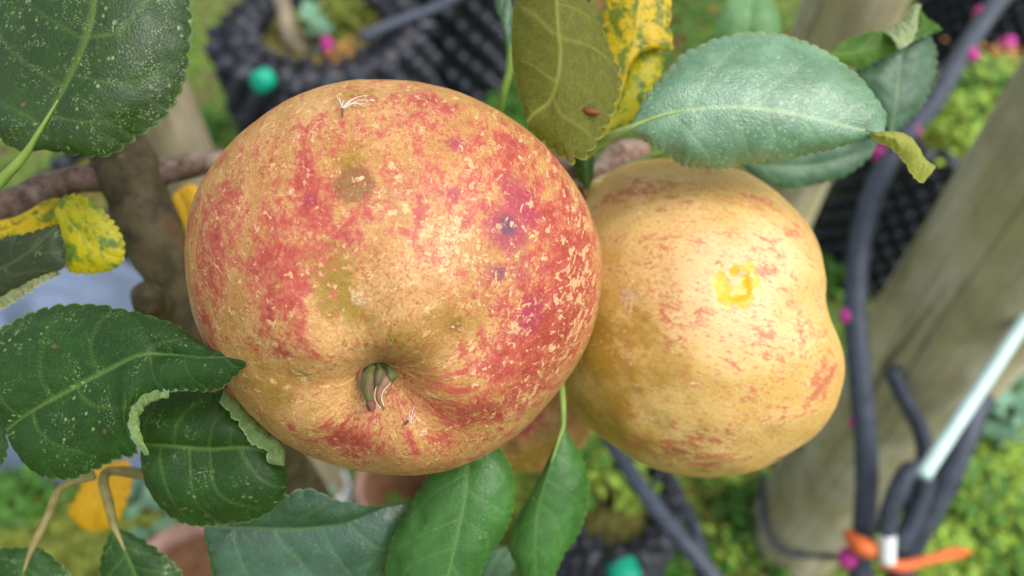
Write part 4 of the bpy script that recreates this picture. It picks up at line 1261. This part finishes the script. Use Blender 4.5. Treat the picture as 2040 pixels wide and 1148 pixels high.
fluff(684, 224, [(735, 203, 1.2), (748, 208, .8), (720, 206, 1.0), (708, 216, .9), (738, 212, .4), (676, 204, 1.0), (672, 196, .7), (690, 214, 1.2), (726, 216, .6)], 'white seed fluff near the top of the red apple', (684, 236))
fluff(812, 834, [(824, 800, 1.2), (826, 810, 1.0), (820, 816, 1.4), (830, 828, .8), (822, 826, .8), (818, 812, .6)], 'white seed fluff beside the sunken calyx of the red apple', (805, 842))

# --- yellow apple with a bulge
yel_out = [(1190, 370), (1220, 345), (1265, 325), (1330, 318), (1400, 322), (1470, 338), (1525, 362), (1570, 400), (1605, 445), (1629, 500), (1640, 548), (1641, 595), (1653, 642), (1674, 690), (1680, 735), (1668, 790),
           (1645, 835), (1605, 880), (1555, 915), (1490, 945), (1420, 958), (1350, 952), (1280, 930), (1220, 890), (1170, 845), (1130, 790), (1105, 700), (1105, 560), (1130, 450)]
ypos, yc, ye3 = blob(1395, 640, .192, yel_out, .92, 260, 420)
yn = normals(ypos)
if np.sum(yn[130] * (ypos[130] - yc)) < 0:
    yn = -yn
ypos2 = ypos + yn * ((fbm(ypos * 50, 31, 3) - .5) * .003)[..., None]
# shallow hollow between the main body and the bulge
hol = spots(ypos, yn, [(1600, 610, 60, 1.0, 10, 1.6)]).reshape(ypos.shape[:2])
ypos2 = ypos2 - yn * (hol * .0016)[..., None]
gl = spots(ypos, yn, [(1464, 564, 40, 1.0)]).reshape(ypos.shape[:2])
ypos2 = ypos2 - yn * (smooth(.3, .8, gl) * .0007)[..., None]  # shallow dent under the painted highlight
yaxis = R_ * .93 - U_ * .30 - F_ * .1
yaxis /= np.linalg.norm(yaxis)
yst = streak_coords(ypos2, yc, yaxis)
S = lambda l: spots(ypos, yn, l)
Y_red = -.02 + S([(1500, 400, 45, .42, 30, 2.2), (1600, 480, 50, .34, 70, 1.6), (1640, 760, 60, .5, 110, 1.5), (1615, 650, 55, .34, 100, 2), (1650, 830, 50, .4), (1530, 520, 40, .24, 170, 1.8), (1260, 378, 34, .36, 170, 2), (1560, 770, 60, .24, 150, 2), (1480, 690, 50, .2, 160, 2),
                  (1380, 920, 90, .28, 170, 1.8), (1280, 880, 70, .24), (1450, 890, 80, .22, 160, 2), (1200, 400, 40, .28), (1300, 480, 60, .18, 160, 2), (1230, 500, 40, .18), (1360, 690, 70, .16, 160, 2), (1540, 850, 70, .2, 140, 2)])
Y_green = S([(1190, 680, 120, .8), (1230, 850, 120, .8), (1160, 560, 60, .5), (1300, 760, 100, .4), (1330, 380, 80, .35), (1400, 880, 90, .3), (1230, 790, 80, .5)])
Y_pale = S([(1470, 580, 150, .55), (1520, 480, 100, .45), (1250, 600, 20, .9), (1580, 650, 90, .4), (1200, 700, 60, .3), (1420, 480, 80, .3)])
Y_dark = S([(1350, 900, 50, .45), (1290, 880, 40, .4), (1270, 780, 24, .4), (1400, 940, 40, .4), (1330, 330, 60, .25), (1240, 860, 40, .4)])
Y_russ = S([(1248, 595, 22, .95, 110, 1.3), (1272, 590, 13, .9), (1250, 620, 10, .8), (1190, 770, 12, .5), (1270, 770, 10, .5), (1310, 820, 14, .5), (1240, 660, 9, .6), (1240, 420, 10, .6), (1360, 700, 10, .5)])
Y_glint = S([(1436, 562, 22, 1.0), (1450, 588, 26, 1.1), (1478, 592, 26, 1.1), (1496, 562, 25, 1.1), (1490, 534, 18, .9), (1462, 538, 15, .75), (1436, 530, 12, .6)])  # specular highlight painted on as a yellow patch
Y_cream_highlight = S([(1470, 570, 150, .95), (1540, 500, 110, .8), (1590, 640, 90, .6), (1400, 480, 90, .6), (1400, 600, 80, .6), (1620, 760, 70, .4)])  # cream skin tone plus the overexposed highlight painted in
Y_mag = S([(1432, 525, 9, .8), (1438, 512, 6, .6), (1530, 520, 30, .25)])
MAT_YEL = apple_skin('yellow_apple_skin', (212, 174, 92), (228, 194, 124), (178, 146, 46), (204, 116, 86), (182, 66, 62), (242, 216, 166), fleck=(.66, .70), red_lo=.34, red_w=.13, rough=.50, painted_glint=True, grain=.7, dashes=.8, dirt=(160, 104, 36))
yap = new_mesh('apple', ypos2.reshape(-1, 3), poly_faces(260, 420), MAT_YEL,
               dict(streak=yst, red=Y_red, green=Y_green, pale=Y_pale, mag=Y_mag, core=0 * Y_red, dark=Y_dark, russ=Y_russ, painted_glint=Y_glint, cream_highlight=Y_cream_highlight), loc=yc)
tag(yap, 'yellow peach coloured apple with a bulge at its lower right and a painted yellow highlight', 'apple', 'apples on the tree')

# --- third apple, mostly hidden
t_out = [(1052 + 140 * math.cos(a), 800 + 143 * math.sin(a)) for a in np.linspace(0, 2 * math.pi, 16, endpoint=False)]
tpos, tc, _e = blob(1052, 800, .243, t_out, .95, 120, 200)
tn = normals(tpos)
if np.sum(tn[60] * (tpos[60] - tc)) < 0:
    tn = -tn
tst = streak_coords(tpos, tc, yaxis)
T_red = -.05 + spots(tpos, tn, [(1040, 850, 32, .75, 140, 1.6)])
T_green = spots(tpos, tn, [(1050, 925, 70, .9), (1150, 830, 60, .6), (1090, 880, 50, .7)])
z0 = 0 * T_red
tap = new_mesh('apple', tpos.reshape(-1, 3), poly_faces(120, 200), MAT_RED,
               dict(streak=tst, red=T_red, green=T_green, pale=z0, mag=z0, core=spots(tpos, tn, [(1025, 882, 16, .6)]), dark=spots(tpos, tn, [(1020, 890, 25, .7)]), russ=z0, painted_glint=z0, cream_highlight=z0), loc=tc)
tag(tap, 'greenish yellow apple with a red cheek half hidden behind the two larger apples', 'apple', 'apples on the tree')

# small brown insect on the olive leaf
c = P(1176, 222, .1505)
ax = R_ * .98 - U_ * .18
v, f = ellipsoid(c, (.0022 * ax, .0008 * (U_ + .18 * R_), -.0009 * F_), 14, 18)
bug = new_mesh('insect', v, f, twig_material('insect_brown', (84, 48, 20), (140, 84, 38), (56, 32, 16)), loc=c)
tag(bug, 'tiny striped brown insect sitting on the underside of the olive leaf', 'insect')
for k in range(3):
    for s in (-1, 1):
        b = c + ax * (.0004 - .0008 * k)
        new_mesh('leg', *tube_data([b, b + s * U_ * .0012 + ax * .0003, b + s * U_ * .0018 + ax * (.0006 - .0006 * k) + F_ * .0004], .00008, 8, 5), MAT_SEED, loc=b, parent=bug)
